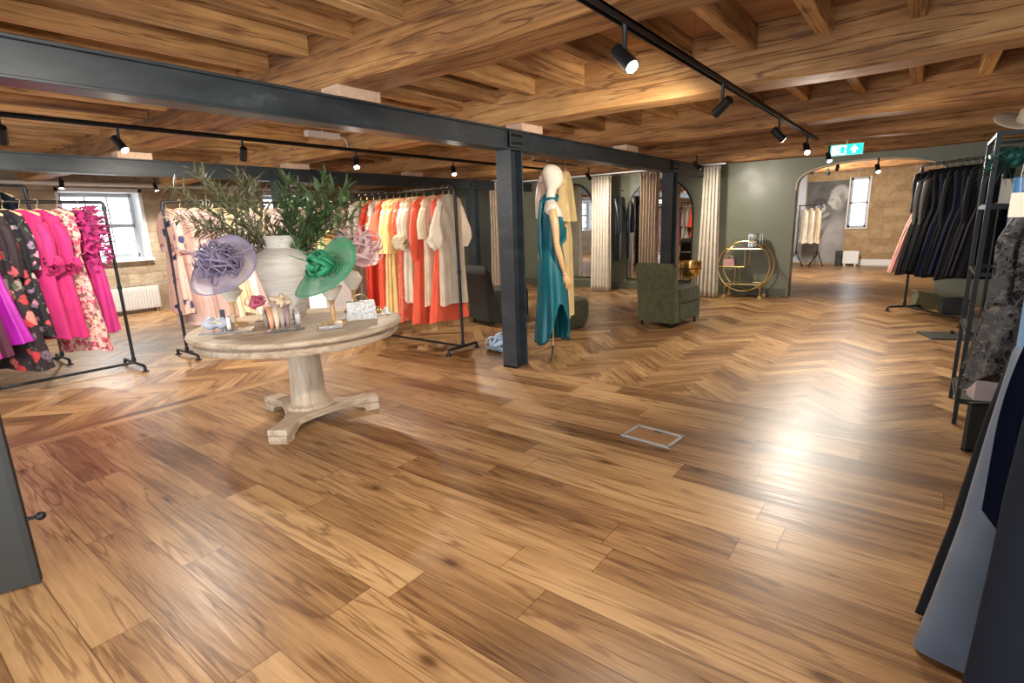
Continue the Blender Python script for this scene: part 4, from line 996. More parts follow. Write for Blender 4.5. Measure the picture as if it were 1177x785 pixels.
# ------------------------------------------------------------------ chairs and small furniture
def slipper_chair(label, at, rz, m):
    """local +x is the way the chair faces; origin at the rear corner nearest the viewer (right rear)"""
    t_ = thing('armchair', label, 'armchair', at, rz)
    W_, D_, SH, BH = .56, .70, .48, .84
    # wrapped back: one continuous curved slab, leaning outwards at the top
    rg = []
    for i in range(15):
        z = lerp(.07, BH, i / 14); t2 = (i / 14)
        lean = -.02 - .05 * t2 ** 1.6; wide = .0 + .022 * t2 ** 2; th = lerp(.19, .10, t2 ** .8); rd = .035
        if i == 14: th -= .04; z -= .0
        x0, x1 = lean, lean + th; y0, y1 = -wide, W_ + wide
        ring = []
        top_sq = .02 if i == 14 else 0.
        for cxx, cyy, a0 in ((x1 - rd, y1 - rd - top_sq, 0), (x0 + rd + top_sq, y1 - rd - top_sq, 90), (x0 + rd + top_sq, y0 + rd + top_sq, 180), (x1 - rd, y0 + rd + top_sq, 270)):
            for q in range(5):
                a = R(a0 + q * 22.5); ring.append((cxx + rd * cos(a), cyy + rd * sin(a), z - (0 if i < 14 else .0)))
        rg.append(ring)
    top_ = [((p[0] - lean) , p[1], BH + .025) for p in rg[-1]]
    cxm = sum(p[0] for p in rg[-1]) / len(rg[-1]); cym = sum(p[1] for p in rg[-1]) / len(rg[-1])
    rg.append([(lerp(cxm, p[0], .9), lerp(cym, p[1], .97), BH + .018) for p in rg[-1]])
    MB().rings(rg).build('backrest', m, t_)
    MB().box((.15 + (D_ - .15) / 2, W_ / 2, .205), (D_ - .15, W_ - .02, .27)).build('seat_base', m, t_, bevel=.035)
    rg = []
    for i in range(9):
        z = lerp(.32, SH + .02, i / 8); k_ = 1 - .06 * (i / 8) ** 4
        ring = []
        for cxx, cyy, a0 in ((D_ - .06, W_ - .07, 0), (.20, W_ - .07, 90), (.20, .07, 180), (D_ - .06, .07, 270)):
            for q in range(5):
                a = R(a0 + q * 22.5); ring.append((lerp(D_ / 2, cxx + .075 * cos(a), k_), lerp(W_ / 2, cyy + .07 * sin(a), k_), z + (.02 * sin(PI * cyy / W_) if i == 8 else 0)))
        rg.append(ring)
    MB().rings(rg).build('seat_cushion', m, t_, bevel=.012)
    for x, y in ((.04, .05), (.04, W_ - .05), (D_ - .06, .06), (D_ - .06, W_ - .06)):
        MB().cyl((x, y, 0), (x, y, .085), .016, .022, 12).build('leg', 'blackmetal', t_)
    return t_
slipper_chair('moss green velvet slipper armchair seen from behind beside the gold bowl planter', (6.72, 2.50, 0), R(-11), 'upholstery')
slipper_chair('dark olive slipper armchair between the coral rack and the steel column', (5.70, 4.78, 0), R(-18), 'charcoal')
pf_ = thing('footstool', 'round moss green velvet pouf below the yellow dress', 'footstool', (6.25, 3.80, 0))
MB().lathe([(0, .02), (.2, .02), (.235, .05), (.262, .18), (.262, .33), (.24, .39), (.17, .405), (0, .41)], 40).build('cushion', 'upholstery', pf_); MB().lathe([(0, 0), (.19, 0), (.19, .02), (0, .02)], 30).build('base', 'blackmetal', pf_)
st = thing('side_table', 'slim gold side table between the dark armchair and the steel column', 'side table', (6.25, 4.80, 0))
MB().box((0, 0, .03), (.19, .19, .06)).build('base', 'palegold', st, False, bevel=.004); MB().cyl((0, 0, .06), (0, 0, .5), .017).build('stem', 'palegold', st); MB().lathe([(0, .5), (.15, .5), (.155, .507), (.15, .515), (0, .515)], 36).build('tabletop', 'palegold', st)
pn = thing('planter_stand', 'gold bowl planter in a thin black stand right of the moss green armchair', 'planter', (7.52, 2.58, 0), R(10))
MB().lathe([(0, .585), (.05, .59), (.1, .62), (.135, .68), (.15, .76), (.15, .83), (.142, .83), (.142, .76), (.125, .68), (.09, .63), (0, .60)], 44).build('bowl', mat('beaten gold', (.8, .55, .2), .25, 1.), pn)
fr_ = MB().tube(arc((0, 0, .73), .156, 0, 2 * PI - .01, 36, 'xy'), .005, 8, True)
fr_.build('ring', 'blackmetal', pn)
for k_ in range(4):
    a = R(45 + 90 * k_)
    MB().tube([(.156 * cos(a), .156 * sin(a), .73), (.156 * cos(a), .156 * sin(a), .0)], .0055, 8).build('leg', 'blackmetal', pn)
MB().tube([(.156 * cos(R(45)), .156 * sin(R(45)), .2), (-.156 * cos(R(45)), -.156 * sin(R(45)), .2)], .004, 6).build('cross_bar', 'blackmetal', pn)
MB().tube([(.156 * cos(R(135)), .156 * sin(R(135)), .2), (-.156 * cos(R(135)), -.156 * sin(R(135)), .2)], .004, 6).build('cross_bar', 'blackmetal', pn)
# round bar cart
ct = thing('bar_cart', 'round gold framed bar cart on castors against the sage green wall', 'bar cart', (9.86, 2.46, 0))
for x in (0, .33):
    rg_ = MB().tube(arc((x, 0, .56), .43, 0, 2 * PI - .01, 64, 'yz'), .011, 8, True).build('ring', 'gold', ct)
def halfw(z): return math.sqrt(max(.43 ** 2 - (z - .56) ** 2, 0))
for z, y0, y1, nm in ((.86, -halfw(.86), halfw(.86), 'top_shelf'), (.55, -.02, halfw(.55), 'middle_shelf'), (.245, -halfw(.245), halfw(.245), 'bottom_shelf')):
    sh = MB().box((.165, (y0 + y1) / 2, z), (.33, y1 - y0, .008)).build(nm, mat('smoked glass shelf', (.25, .25, .2), .08), ct, False)
    for x in (0, .33): MB().cyl((x, y0, z), (x, y1, z), .009, n=8).build('shelf_rail', 'gold', sh)
for y, z0, z1 in ((-.02, .55, .86), (.13, .245, .55)):
    for x in (0, .33): MB().cyl((x, y, z0), (x, y, z1), .008, n=8).build('divider', 'gold', ct)
for x in (0, .33):
    for sy in (-1, 1):
        lg = MB().cyl((x, sy * .30, .06), (x, sy * .30, .25), .009, n=8).cyl((x, sy * .30, .17), (x, sy * .20, .245), .007, n=8).build('leg', 'gold', ct)
        MB().cyl((x - .008, sy * .30, .03), (x + .008, sy * .30, .03), .03, n=18).cyl((x, sy * .3, .03), (x, sy * .3, .07), .008, n=8).build('castor', 'gold', lg)
gj = thing('glass_display_box', 'clear glass display box standing on the round bar cart', 'glass box', (10.02, 2.32, .866))
gb = MB(); 
for dx, dy, sx_, sy_ in ((-.09, 0, .006, .18), (.09, 0, .006, .18), (0, -.09, .18, .006), (0, .09, .18, .006)): gb.box((dx, dy, .12), (sx_, sy_, .24))
gb.box((0, 0, .004), (.18, .18, .008)).build('glass_sides', 'glass', gj, False); MB().box((0, 0, .244), (.19, .19, .008)).build('glass_lid', 'glass', gj, False); MB().ball((0, 0, .27), .022).build('knob', 'glass', gj)
for dx in (-.09, .09):
    for dy in (-.09, .09): MB().box((dx, dy, .12), (.008, .008, .24)).build('corner_strip', 'chrome', gj, False)
pb = thing('handbag', 'small pale pink handbag on the middle shelf of the bar cart', 'handbag', (9.95, 2.72, .555), R(90))
MB().prism([(-.1, 0), (.1, 0), (.085, .12), (-.085, .12)], -.04, .04, lambda x, y, z: (x, z * (1 - y * 2.5), y)).build('case', fabric('pale pink leather', (.66, .36, .33), .5, 0), pb, False, bevel=.008)
MB().add([(-.086, .04, .122), (.086, .04, .122), (.09, .045, .07), (0, .047, .045), (-.09, .045, .07)], [(0, 1, 2, 3, 4)]).build('flap', fabric('pale pink leather flap', (.6, .31, .29), .5, 0), pb, False, solid=.004)
MB().tube(arc((0, 0, .12), .06, 0, PI, 14), .006, 8).build('handle', fabric('pale pink strap', (.6, .31, .29), .5, 0), pb)
bk = thing('scarf', 'folded mauve scarf lying on the top shelf of the bar cart', 'scarf', (9.95, 2.52, .866))
MB().grid(lambda u, v: (lerp(-.07, .1, u), lerp(-.16, .16, v), .012 + .012 * sin(9 * v + 3 * u)), 10, 14).build('cloth', fabric('mauve silk', (.3, .2, .25), satin=True), bk, solid=.008)
for i in range(4):
    g_ = thing('drinking_glass', 'clear stemmed glass at the back of the bar cart top', 'glass', (10.1, 2.48 + .065 * i, .866), 0, 'glasses on the bar cart')
    MB().lathe([(0, 0), (.028, 0), (.028, .003), (.005, .008), (.004, .06), (.02, .075), (.03, .1), (.028, .14), (.026, .14), (.027, .1), (.01, .078)], 18, cap=False).build('bowl', 'glass', g_)

# ------------------------------------------------------------------ curtains, mirrors, jacket
CUR = {}
def curtain(label, y0, y1, x, zt, zb, m, seed, nf=6, flare=.03):
    t_ = thing('curtain', label, 'curtain', (x, (y0 + y1) / 2, 0))
    w_ = (y1 - y0) / 2; r = random.Random(seed); ph = r.uniform(0, 6)
    def fn(u, v):
        k_ = lerp(1 + flare * 2, 1 - .06 * sin(PI * v), v) if v < 1 else 1
        z = lerp(zb, zt, v)
        return (.055 * sin(2 * PI * nf * u + ph + .5 * sin(2.5 * v)) * lerp(1.25, .8, v), lerp(-w_, w_, u) * k_ + .012 * sin(4 * PI * nf * u), z)
    MB().grid(fn, nf * 14, 18).build('cloth', m, t_, solid=.006)
    MB().grid(lambda u, v: (.05 * sin(2 * PI * nf * u + ph), lerp(-w_, w_, u), lerp(zt - .002, zt + .05, v)), nf * 10, 2).build('heading_tape', m, t_, solid=.01)
    for k_ in range(nf): MB().tube(arc((0, lerp(-w_, w_, (k_ + .5) / nf), zt + .06), .012, 0, 2 * PI - .1, 10), .0025, 5, True).build('hook', 'chrome', t_)
    return t_
CW = fabric('natural linen curtain', (.62, .54, .43), .9); CT_ = fabric('taupe linen curtain', (.44, .33, .24), .9)
struct(MB().box((9.72, 5.9, 2.30), (.03, 6.2, .022)).build('trim_4', 'white', smooth=False))
curtain('cream linen curtain left of the dark jacket', 4.97, 5.36, 9.72, 2.22, .02, CW, 1, 6, .02)
curtain('taupe curtain hanging in front of the wide arched mirror', 3.97, 4.33, 9.72, 2.22, .02, CT_, 2, 6, .0)
curtain('pale linen curtain left of the round bar cart, flaring at its hem', 2.90, 3.17, 9.72, 2.22, .02, CW, 3, 5, .2)
struct(MB().box((9.0, 7.2, 2.30), (.03, 1.2, .022)).build('trim_5', 'white', smooth=False))
curtain('taupe curtain between the coral rack and the steel column', 7.0, 7.42, 9.0, 2.22, .02, CT_, 4, 6, .02)
curtain('cream linen curtain at the edge of the narrow arched mirror', 6.25, 6.66, 9.72, 2.22, .02, CW, 5, 6, .02)
def arch_mirror(label, y0, y1, z0, zt):
    t_ = thing('mirror', label, 'mirror', (XW - .03, (y0 + y1) / 2, 0)); w_ = (y1 - y0) / 2; zs = zt - w_
    out = [(-w_, z0), (w_, z0)] + [(w_ * cos(a), zs + w_ * sin(a)) for a in [PI * i / 30 for i in range(31)]]
    MB().prism(out, -.004, .008, lambda x, y, z: (z, x, y)).build('glass', 'mirror', t_, False)
    MB().tube([(0, x, y) for x, y in out], .018, 6, True).build('frame', 'blackmetal', t_)
    return t_
arch_mirror('wide arched black framed mirror behind the taupe curtain', 3.52, 4.86, .22, 2.18)
arch_mirror('narrower arched black framed mirror right of the yellow dress', 5.66, 6.66, .22, 2.2)
jk = thing('jacket', 'dark leather jacket hung on a wall hook between the two arched mirrors', 'jacket', (10.06, 4.98, .55), R(8))
P = [(-.0 + 1.36, .06, .03, 0), (1.33, .12, .05, 0), (1.28, .15, .06, 0), (1.1, .155, .07, .1), (.9, .15, .075, .2), (.7, .16, .08, .3), (.45, .16, .08, .5), (.06, .14, .07, .6)]
MB().rings([[(w_ * cos(a) * (1 + fl * .1 * sin(6 * a)), -.01 + d_ * sin(a), z) for a in [2 * PI * j / 30 for j in range(30)]] for z, w_, d_, fl in P]).build('jacket_body', mat('black leather', (.012, .014, .017), .35), jk)
for sx in (-1, 1):
    MB().tube([(sx * .12, 0, 1.27), (sx * .15, -.05, 1.1), (sx * .14, -.08, .85), (sx * .12, -.09, .6)], [.05, .055, .05, .04], 12).build('sleeve', mat('black leather sleeve', (.012, .014, .017), .35), jk)
wh = thing('wall_hook', 'small chrome wall hook above the dark leather jacket', 'hook', (XW - .002, 4.98, 1.98))
MB().lathe([(0, 0), (.03, 0), (.03, .01), (0, .012)], 20).v
MB().cyl((-.012, 0, 0), (0, 0, 0), .03, n=20).build('plate', 'chrome', wh); MB().tube([(0, 0, 0), (-.05, 0, -.01), (-.08, 0, 0), (-.09, 0, .03)], .007, 8).build('peg', 'chrome', wh)

# ------------------------------------------------------------------ left foreground panel
pnl = thing('door_panel', 'dark olive painted door standing open at the lower left edge', 'door', (.34, 2.87, 0), R(160))
MB().box((.45, 0, 1.0), (.9, .035, 1.98)).build('leaf', 'darkpaint', pnl, False, bevel=.003)
MB().box((.012, 0, 1.0), (.024, .04, 1.985)).build('edge_strip', 'blackpaint', pnl, False, bevel=.003)
hk_ = MB().tube([(0, 0, .30), (-.035, 0, .30)], .008, 10).ball((-.046, 0, .30), .019).build('pull_knob', 'blackmetal', pnl)
fbx = thing('floor_socket', 'brushed steel floor socket lid let into the planks', 'floor socket', (3.235, 1.32, 0), R(-5))
b = MB()
for dx, dy, sx_, sy_ in ((-.11, 0, .024, .35), (.11, 0, .024, .35), (0, -.163, .22, .024), (0, .163, .22, .024)): b.box((dx, dy, .003), (sx_, sy_, .007))
b.build('frame', mat('brushed steel', (.5, .52, .52), .4, .5), fbx, False)
lidm = wood_mat('oak lid', [(.3, (.2, .1, .04)), (.6, (.36, .19, .08)), (.8, (.46, .27, .12))], 1, 1.2, .35, .05, False, 0)
MB().box((0, 0, .0012), (.204, .308, .0026)).build('lid', lidm, fbx, False); MB().box((.08, 0, .003), (.014, .06, .003)).build('finger_pull', 'blackplastic', fbx, False)
# pale blue hat on the floor
ft = thing('fascinator', 'pale blue feather headpiece lying on the floor left of the steel column', 'headpiece', (4.62, 3.76, .02))
b, rim, mt = disc(.16, R(8), 0, .03, 4, cup=.03); b.build('brim', sheer('pale blue sinamay', (.3, .4, .55), .9), ft, solid=.002)
loops((0, 0, .03), .16, 26, 21, wid=.02).build('feathers', fabric('pale blue feather', (.36, .47, .62)), ft, solid=.001)
loops((.03, -.05, .03), .1, 8, 25, wid=.012).build('dark_quills', fabric('navy quill', (.04, .06, .16)), ft, solid=.001)

# ------------------------------------------------------------------ right hand side
rr_ = pipe_rack('clothes_rack', 'dark pipe rack in the right foreground carrying the long gowns', 2.95, 1.70, .12, 'blackmetal'); rr_.location = (.95, -.52, 0)
GR = 'gowns on the right foreground rack'
def on_right(x, label, m, **kw): return dress((x, -.52, 1.70), R(90 + kw.pop('j', 0)), label, m, **kw)
def cape(u, v):
    a = lerp(-1.5, 1.5, u); z = lerp(-.30, -1.24 + .26 * abs(sin(a)) ** 2.2, v)
    return (.335 * sin(a) * lerp(.72, 1., sin(min(v * 1.4, 1) * PI / 2)), -.085 - .06 * cos(a) - .018 * sin(9 * u + 2 * v), z)
on_right(1.56, 'midnight navy gown with a looped satin cape, closest to the viewer on the right', fab['ink'], L=1.66, P=[(-.1, .06, .03, 0), (-.15, .2, .045, 0), (-.3, .26, .05, 0), (-.6, .30, .055, .2), (-.9, .315, .06, .5), (-1.3, .322, .065, .9), (-1.66, .33, .07, 1)], extra=[('satin_cape', MB().grid(cape, 30, 14), fab['navy'])], nf=5, hlabel='wooden hanger of the midnight navy gown')
st_ = MB()
for sx in (-.1, .1): st_.tube([(sx, 0, -.10), (sx * 1.5, 0, -.25), (sx * 1.7, 0, -.40)], .006, 6)
on_right(2.02, 'strapless slate blue satin ball gown with a full skirt in the right foreground', fab['slate'], L=1.69, P=[(-.36, .17, .05, 0), (-.40, .255, .06, .05), (-.5, .272, .066, .1), (-.62, .272, .066, .2), (-.66, .285, .07, .3), (-.9, .31, .08, .6), (-1.2, .335, .085, .8), (-1.5, .375, .09, 1), (-1.69, .405, .095, 1)], amp=.10, nf=5, hlabel='wooden hanger of the slate blue ball gown', extra=[('bodice', body_mesh([(-.355, .16, .055, 0), (-.40, .262, .066, 0), (-.5, .279, .072, .1), (-.64, .279, .072, .1)], 4, .03), fab['slate_lit']), ('straps', st_, fab['slate_lit'])])  # bodice is the same slate cloth, its bluer light put into the colour
on_right(2.2, 'plain black gown half hidden behind the slate blue ball gown', fab['black'], L=1.69, P=[(-.12, .06, .03, 0), (-.17, .2, .04, 0), (-.5, .24, .045, .1), (-.9, .30, .05, .5), (-1.3, .34, .055, .8), (-1.69, .395, .06, 1)], hlabel='wooden hanger of the plain black gown')
LP_ = [(-.09, .07, .03, 0), (-.12, .19, .04, 0), (-.3, .24, .05, .1), (-.5, .25, .05, .2), (-.75, .28, .055, .6), (-.97, .315, .06, 1)]
on_right(2.92, 'black corded lace dress with a scalloped hem beside the black shelf unit', fab['blacklace'], L=.97, P=LP_, sleeve=dict(L=.45, rads=(.06, .055, .055, .06), out=.1), hemwave=.05, hlabel='wooden hanger of the black corded lace dress')
on_right(3.12, 'second black lace dress right behind the corded lace one', fab['blacklace2'], L=.97, P=LP_, hlabel='wooden hanger of the second black lace dress')
on_right(3.62, 'bright azure satin blouse seen through the black shelf unit', fab['azure'], L=.62, P=[(-.09, .06, .03, 0), (-.12, .2, .04, 0), (-.3, .20, .05, .1), (-.62, .21, .05, .5)], hlabel='wooden hanger of the azure blouse', cat='blouse', name='blouse')
sg = thing('swing_tag', 'cream swing tag hanging from the black lace dress', 'price tag', (2.80, -.27, 1.50), R(70)); MB().box((0, 0, -.05), (.05, .002, .09)).build('card', 'cardboard', sg, False); MB().tube([(0, 0, -.005), (.005, 0, .06), (0, 0, .12)], .0012, 4).build('string', 'white', sg)
# shelf unit
su = thing('shelf_unit', 'tall black metal shelf unit on the right between the gowns and the black dresses', 'shelf unit', (4.86, -.47, 0))
for sx in (-.32, .32):
    for sy in (-.17, .17): MB().box((sx, sy, .945), (.026, .026, 1.89)).build('post', 'blackmetal', su, False)
for z in (.16, .62, 1.02, 1.44, 1.875):
    s_ = MB()
    for sy in (-.17, .17): s_.box((0, sy, z), (.62, .022, .022))
    for sx in (-.32, .32): s_.box((sx, 0, z), (.022, .33, .022))
    s_.build('shelf_frame', 'blackmetal', su, False)
    if z in (.16, .62, 1.44): MB().box((0, 0, z + .014), (.63, .34, .012)).build('shelf', 'blackpaint', su, False)
bx = thing('gift_bag', 'lilac grey paper gift bag on the bottom shelf of the black shelf unit', 'gift bag', (4.62, -.47, .185), R(15)); MB().box((0, 0, .14), (.13, .22, .28)).build('bag_body', fabric('lilac grey paper', (.45, .36, .36), .6, 0), bx, False, bevel=.002)
for y in (-.03, .03): MB().tube(arc((y, 0, .28), .05, 0, PI, 10, 'yz'), .003, 5).build('handle', 'white', bx)
bx2 = thing('gift_bag', 'peach paper gift bag behind the lilac grey bag', 'gift bag', (4.82, -.44, .185)); MB().box((0, 0, .10), (.13, .2, .2)).build('bag_body', fabric('peach paper', (.66, .38, .27), .6, 0), bx2, False, bevel=.002); MB().tube(arc((0, 0, .2), .05, 0, PI, 10, 'yz'), .003, 5).build('handle', 'white', bx2)
hb2 = thing('fascinator', 'dark teal feather and bow fascinator near the top of the black shelf unit', 'headpiece', (4.62, -.36, 1.70))
loops((0, 0, 0), .11, 9, 31, wid=.034).build('bow', fabric('dark teal ribbon', (.012, .12, .09), satin=True), hb2, solid=.002)
fe = MB(); r = random.Random(6)
for i in range(70):
    d = Vector((r.uniform(-1, .6), r.uniform(-.3, 1), r.uniform(-.6, .5))).normalized(); L_ = r.uniform(.1, .2); fe.tube([tuple(d * L_ * q + Vector((0, 0, -.03 * q * q))) for q in (0, .5, 1)], [.0022, .0022, .001], 4)
fe.build('feathers', fabric('black green feather', (.01, .06, .05)), hb2)
MB().lathe([(0, -.25), (.05, -.25), (.05, -.24), (.01, -.23), (.01, -.02), (0, -.02)], 14).build('stand', 'blackmetal', hb2)
ht = thing('hat', 'cream hat lying on top of the black shelf unit', 'hat', (4.80, -.52, 1.885))
b, rim, mt = disc(.25, R(14), R(210), .03, 14, cup=.02, c=(0, 0, .06)); b.build('brim', fabric('cream sinamay', (.7, .62, .46), .7), ht, solid=.004)
MB().lathe([(.13, .05), (.135, .1), (.12, .15), (.05, .165), (0, .166)], 30).build('crown', fabric('cream sinamay crown', (.7, .62, .46), .7), ht)
tgs = thing('price_card', 'pale pink price card on the upper shelf of the black shelf unit', 'price tag', (4.58, -.40, 1.455), R(75)); MB().box((0, 0, .08), (.11, .004, .15)).build('card', 'cardboard', tgs, False); MB().box((0, 0, .006), (.12, .03, .012)).build('foot', 'acrylic', tgs, False)
sb = thing('sign_box', 'small black framed sign standing on the floor before the shelf unit', 'sign', (4.08, -.41, 0), R(-58)); MB().box((0, 0, .155), (.20, .03, .31)).build('panel', 'blackpaint', sb, False, bevel=.003)
MB().box((0, -.016, .155), (.205, .006, .012)).v
for dz, w_ in ((.30, .2), (.01, .2)): MB().box((0, -.002, dz), (w_, .036, .014)).build('frame_rail', 'blackmetal', sb, False)
fm = thing('floor_plate', 'flat dark steel base plate on the floor by the black shelf unit', 'base plate', (7.75, -.32, 0), R(20)); MB().box((0, 0, .008), (.42, .42, .016)).build('plate', 'blackpaint', fm, False, bevel=.003); MB().cyl((.1, -.1, .016), (.1, -.1, .05), .02).build('socket_stub', 'blackmetal', fm)
# black dress rack on the right
A_ = Vector((8.55, -.66)); B_ = Vector((9.55, .12)); ang = math.atan2(B_.y - A_.y, B_.x - A_.x); Ln = (B_ - A_).length
rk4 = pipe_rack('clothes_rack', 'black pipe rack of black dresses in front of the arch', Ln, 2.02, .24, 'blackmetal'); rk4.location = (A_.x, A_.y, 0); rk4.rotation_euler = (0, 0, ang)
names = ['black dress nearest to the shelf unit on the black rack', 'black coat dress second from the shelf unit on the black rack', 'black pleated dress third from the shelf unit on the black rack', 'midnight blue skirted dress in the middle of the black rack', 'black dress just right of the midnight blue skirt', 'dark navy dress left of the midnight blue skirt', 'black fitted dress near the arch end of the black rack', 'black dress with grey sheer sleeves near the arch end', 'black sheer sleeved dress at the arch end before the pink skirt']
for i, lb in enumerate(names):
    t_ = lerp(.08, .80, i / 8); p = A_.lerp(B_, t_)
    dress((p.x, p.y, 2.02), ang + R(90 + (i * 5) % 5 - 2), lb, fab['darknavy' if i in (3, 5) else 'black'], L=1.40 + .03 * (i % 3), group='dresses on the black rack', prof=dict(sw=.2, waist=.17, hip=.24, hem=.36, hd=0.036), sleeve=dict(L=.62, rads=(.062, .052, .048, .042), out=.04) if i in (1, 4, 7, 8) else None, slm=sheer('grey chiffon', (.07, .065, .06), .8) if i >= 7 else None, hang='black', hlabel='black hanger of the ' + lb, amp=.2)
p = A_.lerp(B_, .88); dress((p.x, p.y, 2.02), ang + R(92), 'black topped dress with a pink blush skirt at the arch end of the black rack', fab['deeppink'], L=1.43, group='dresses on the black rack', prof=dict(sw=.19, waist=.15, hip=.24, hem=.42, hd=.05), amp=.25, nf=9, hang='black', hlabel='black hanger of the pink skirted dress', extra=[('bodice', body_mesh([(-.12, .2, .055, 0), (-.2, .21, .085, 0), (-.45, .195, .09, 0), (-.62, .19, .09, 0)], 8, .02), fab['black'])])
sx_ = thing('striped_box', 'striped dark green and gold box leaning under the black dresses', 'box', (9.88, -.10, .0), R(20)); b = MB().box((0, 0, .12), (.22, .26, .22), rx=R(12))
stp = mat('gold striped card', (.05, .06, .04), .4); t = NT(stp); wv = t.n('ShaderNodeTexWave', Scale=4.2, Distortion=.4); t.l(t.obj(), wv.inputs['Vector']); t.l(t.ramp(wv.outputs['Fac'], [(.3, (.03, .045, .03)), (.55, (.06, .08, .05)), (.6, (.5, .36, .14)), (.8, (.12, .1, .05))]), t.b.inputs['Base Color'])
b.build('box_body', stp, sx_, False, bevel=.004); MB().box((0, .0, .235), (.23, .27, .03), rx=R(12)).build('lid', stp, sx_, False, bevel=.003)
bb = thing('storage_box', 'low dark storage box under the black dresses next to the striped box', 'box', (9.55, -.42, 0), R(10)); MB().box((0, 0, .10), (.3, .28, .18)).build('box_body', 'blackpaint', bb, False, bevel=.006); MB().box((0, 0, .2), (.31, .29, .03)).build('lid', 'blackpaint', bb, False, bevel=.004)

# ------------------------------------------------------------------ back room
tr_r = thing('clothes_rack', 'small black folding garment rack in the back room beyond the arch', 'clothes rack', (16.3, 2.47, 0), R(90))
for sx in (-.25, .25):
    p_ = MB().cyl((sx, 0, .3), (sx, 0, 1.62), .014, n=10).build('post', 'blackmetal', tr_r)
    for a in (-1, 1): MB().tube([(sx, 0, .42), (sx + .02 * a, .0, .40), (sx + .12 * a, .24 * a, .02), (sx + .13 * a, .26 * a, .012)], .012, 8).build('leg', 'blackmetal', p_)
    MB().tube([(sx, 0, .32), (sx - .2 * (1 if sx > 0 else -1), .0, .02)], .012, 8).build('strut', 'blackmetal', p_)
MB().cyl((-.28, 0, 1.62), (.28, 0, 1.62), .014, n=10).build('rail', 'blackmetal', tr_r)
for i, lb in enumerate(('cream blouse left on the small back room rack', 'ivory blouse in the middle of the small back room rack', 'cream blouse right on the small back room rack')):
    dress((16.3, 2.58 - .15 * i, 1.62), R(25), lb, fab[('ivory', 'ivory', 'cream')[i]], L=.98, group='tops on the back room rack', prof=dict(waist=.17, hip=.18, hem=.2, hd=0.060), sleeve=dict(L=.66, rads=(.055, .045, .04, .035), out=.04), cat='blouse', name='blouse', hang='black', hlabel='black hanger of the ' + lb)
# mural: soft grey print of a parent and child
po = thing('poster', 'tall grey photographic mural of a woman and a small child beside the far window', 'poster', (XF - .012, 2.22, 1.15))
def blob(y, z, cy, cz, ry, rz_, soft=.25, rot=0.):
    dy, dz = y - cy, z - cz; a, b_ = (dy * cos(rot) + dz * sin(rot)) / ry, (-dy * sin(rot) + dz * cos(rot)) / rz_
    d = math.sqrt(a * a + b_ * b_); return min(1, max(0, (1 + soft - d) / (2 * soft)))
from mathutils import noise as mno
def mural(y, z):
    n_ = mno.fractal(Vector((y * 3.2, z * 3.2, 1.7)), 1., 2., 5)
    g = .10 + .05 * n_ + .10 * max(0, -z)
    def put(val, k): 
        nonlocal g
        g = lerp(g, val * (1 + .22 * n_), k)
    put(.30, blob(y, z, -.08, -.75, .5, .5, .4)); put(.40, blob(y, z, -.14, -.18, .36, .46, .35, .15)); put(.16, blob(y, z, .0, .25, .22, .3, .5))
    put(.50, blob(y, z, .20, -.20, .17, .32, .3)); put(.20, blob(y, z, .05, -.28, .05, .3, .5, .4))
    put(.46, blob(y, z, -.29, .74, .21, .24, .15, .35)); put(.22, blob(y, z, -.33, .52, .10, .26, .3, .1))
    put(.52, blob(y, z, -.20, .55, .135, .21, .14, -.3)); put(.30, blob(y, z, -.28, .45, .07, .12, .4, -.3)); put(.50, blob(y, z, -.06, .52, .03, .05, .3, -.5))
    put(.08, blob(y, z, -.13, .60, .04, .014, .4, -.25)); put(.14, blob(y, z, -.10, .42, .035, .013, .4, -.2))
    put(.05, blob(y, z, .15, .50, .17, .17, .15)); put(.55, blob(y, z, .135, .39, .125, .15, .14)); put(.06, blob(y, z, .14, .53, .12, .05, .3))
    for ey in (.085, .185): put(.03, blob(y, z, ey, .42, .026, .02, .3)); put(.2, blob(y, z, ey, .45, .035, .012, .4))
    put(.3, blob(y, z, .135, .36, .02, .02, .4)); put(.16, blob(y, z, .135, .31, .035, .014, .4))
    put(.44, blob(y, z, .02, .18, .13, .05, .25, -.6)); put(.12, blob(y, z, -.03, .12, .1, .03, .4, -.5))
    return max(.015, g)
ny, nz_ = 70, 150
pv = []; pq = []
for j in range(nz_ + 1):
    for i in range(ny + 1): pv.append((-.007, lerp(-.49, .49, i / ny), lerp(-1.1, 1.1, j / nz_)))
pb_ = MB(); pb_.box((0, 0, 0), (.012, .98, 2.2)); pb_.build('backing_board', 'plaster', po, False)
pb_ = MB(); pb_.add(pv, [(j * (ny + 1) + i, j * (ny + 1) + i + 1, (j + 1) * (ny + 1) + i + 1, (j + 1) * (ny + 1) + i) for j in range(nz_) for i in range(ny)])
pmat = mat('printed mural', (.3, .28, .27), .6); t = NT(pmat); at_ = t.n('ShaderNodeVertexColor', layer_name='print_ink'); t.l(at_.outputs[0], t.b.inputs['Base Color'])
pr = pb_.build('print', pmat, po, False, fix=False)
ca = pr.data.color_attributes.new('print_ink', 'FLOAT_COLOR', 'POINT')
for i, v_ in enumerate(pv):
    g = mural(v_[1], v_[2]); ca.data[i].color = (g, g * .955, g * .93, 1)
rdp = thing('panel_heater', 'white panel on short legs standing under the far window', 'heater', (16.9, 1.50, 0), R(-6)); MB().box((0, 0, .23), (.05, .37, .34)).build('panel', 'white', rdp, False, bevel=.01)
for y in (-.12, .12): MB().box((0, y, .03), (.14, .03, .06)).build('foot', 'white', rdp, False)
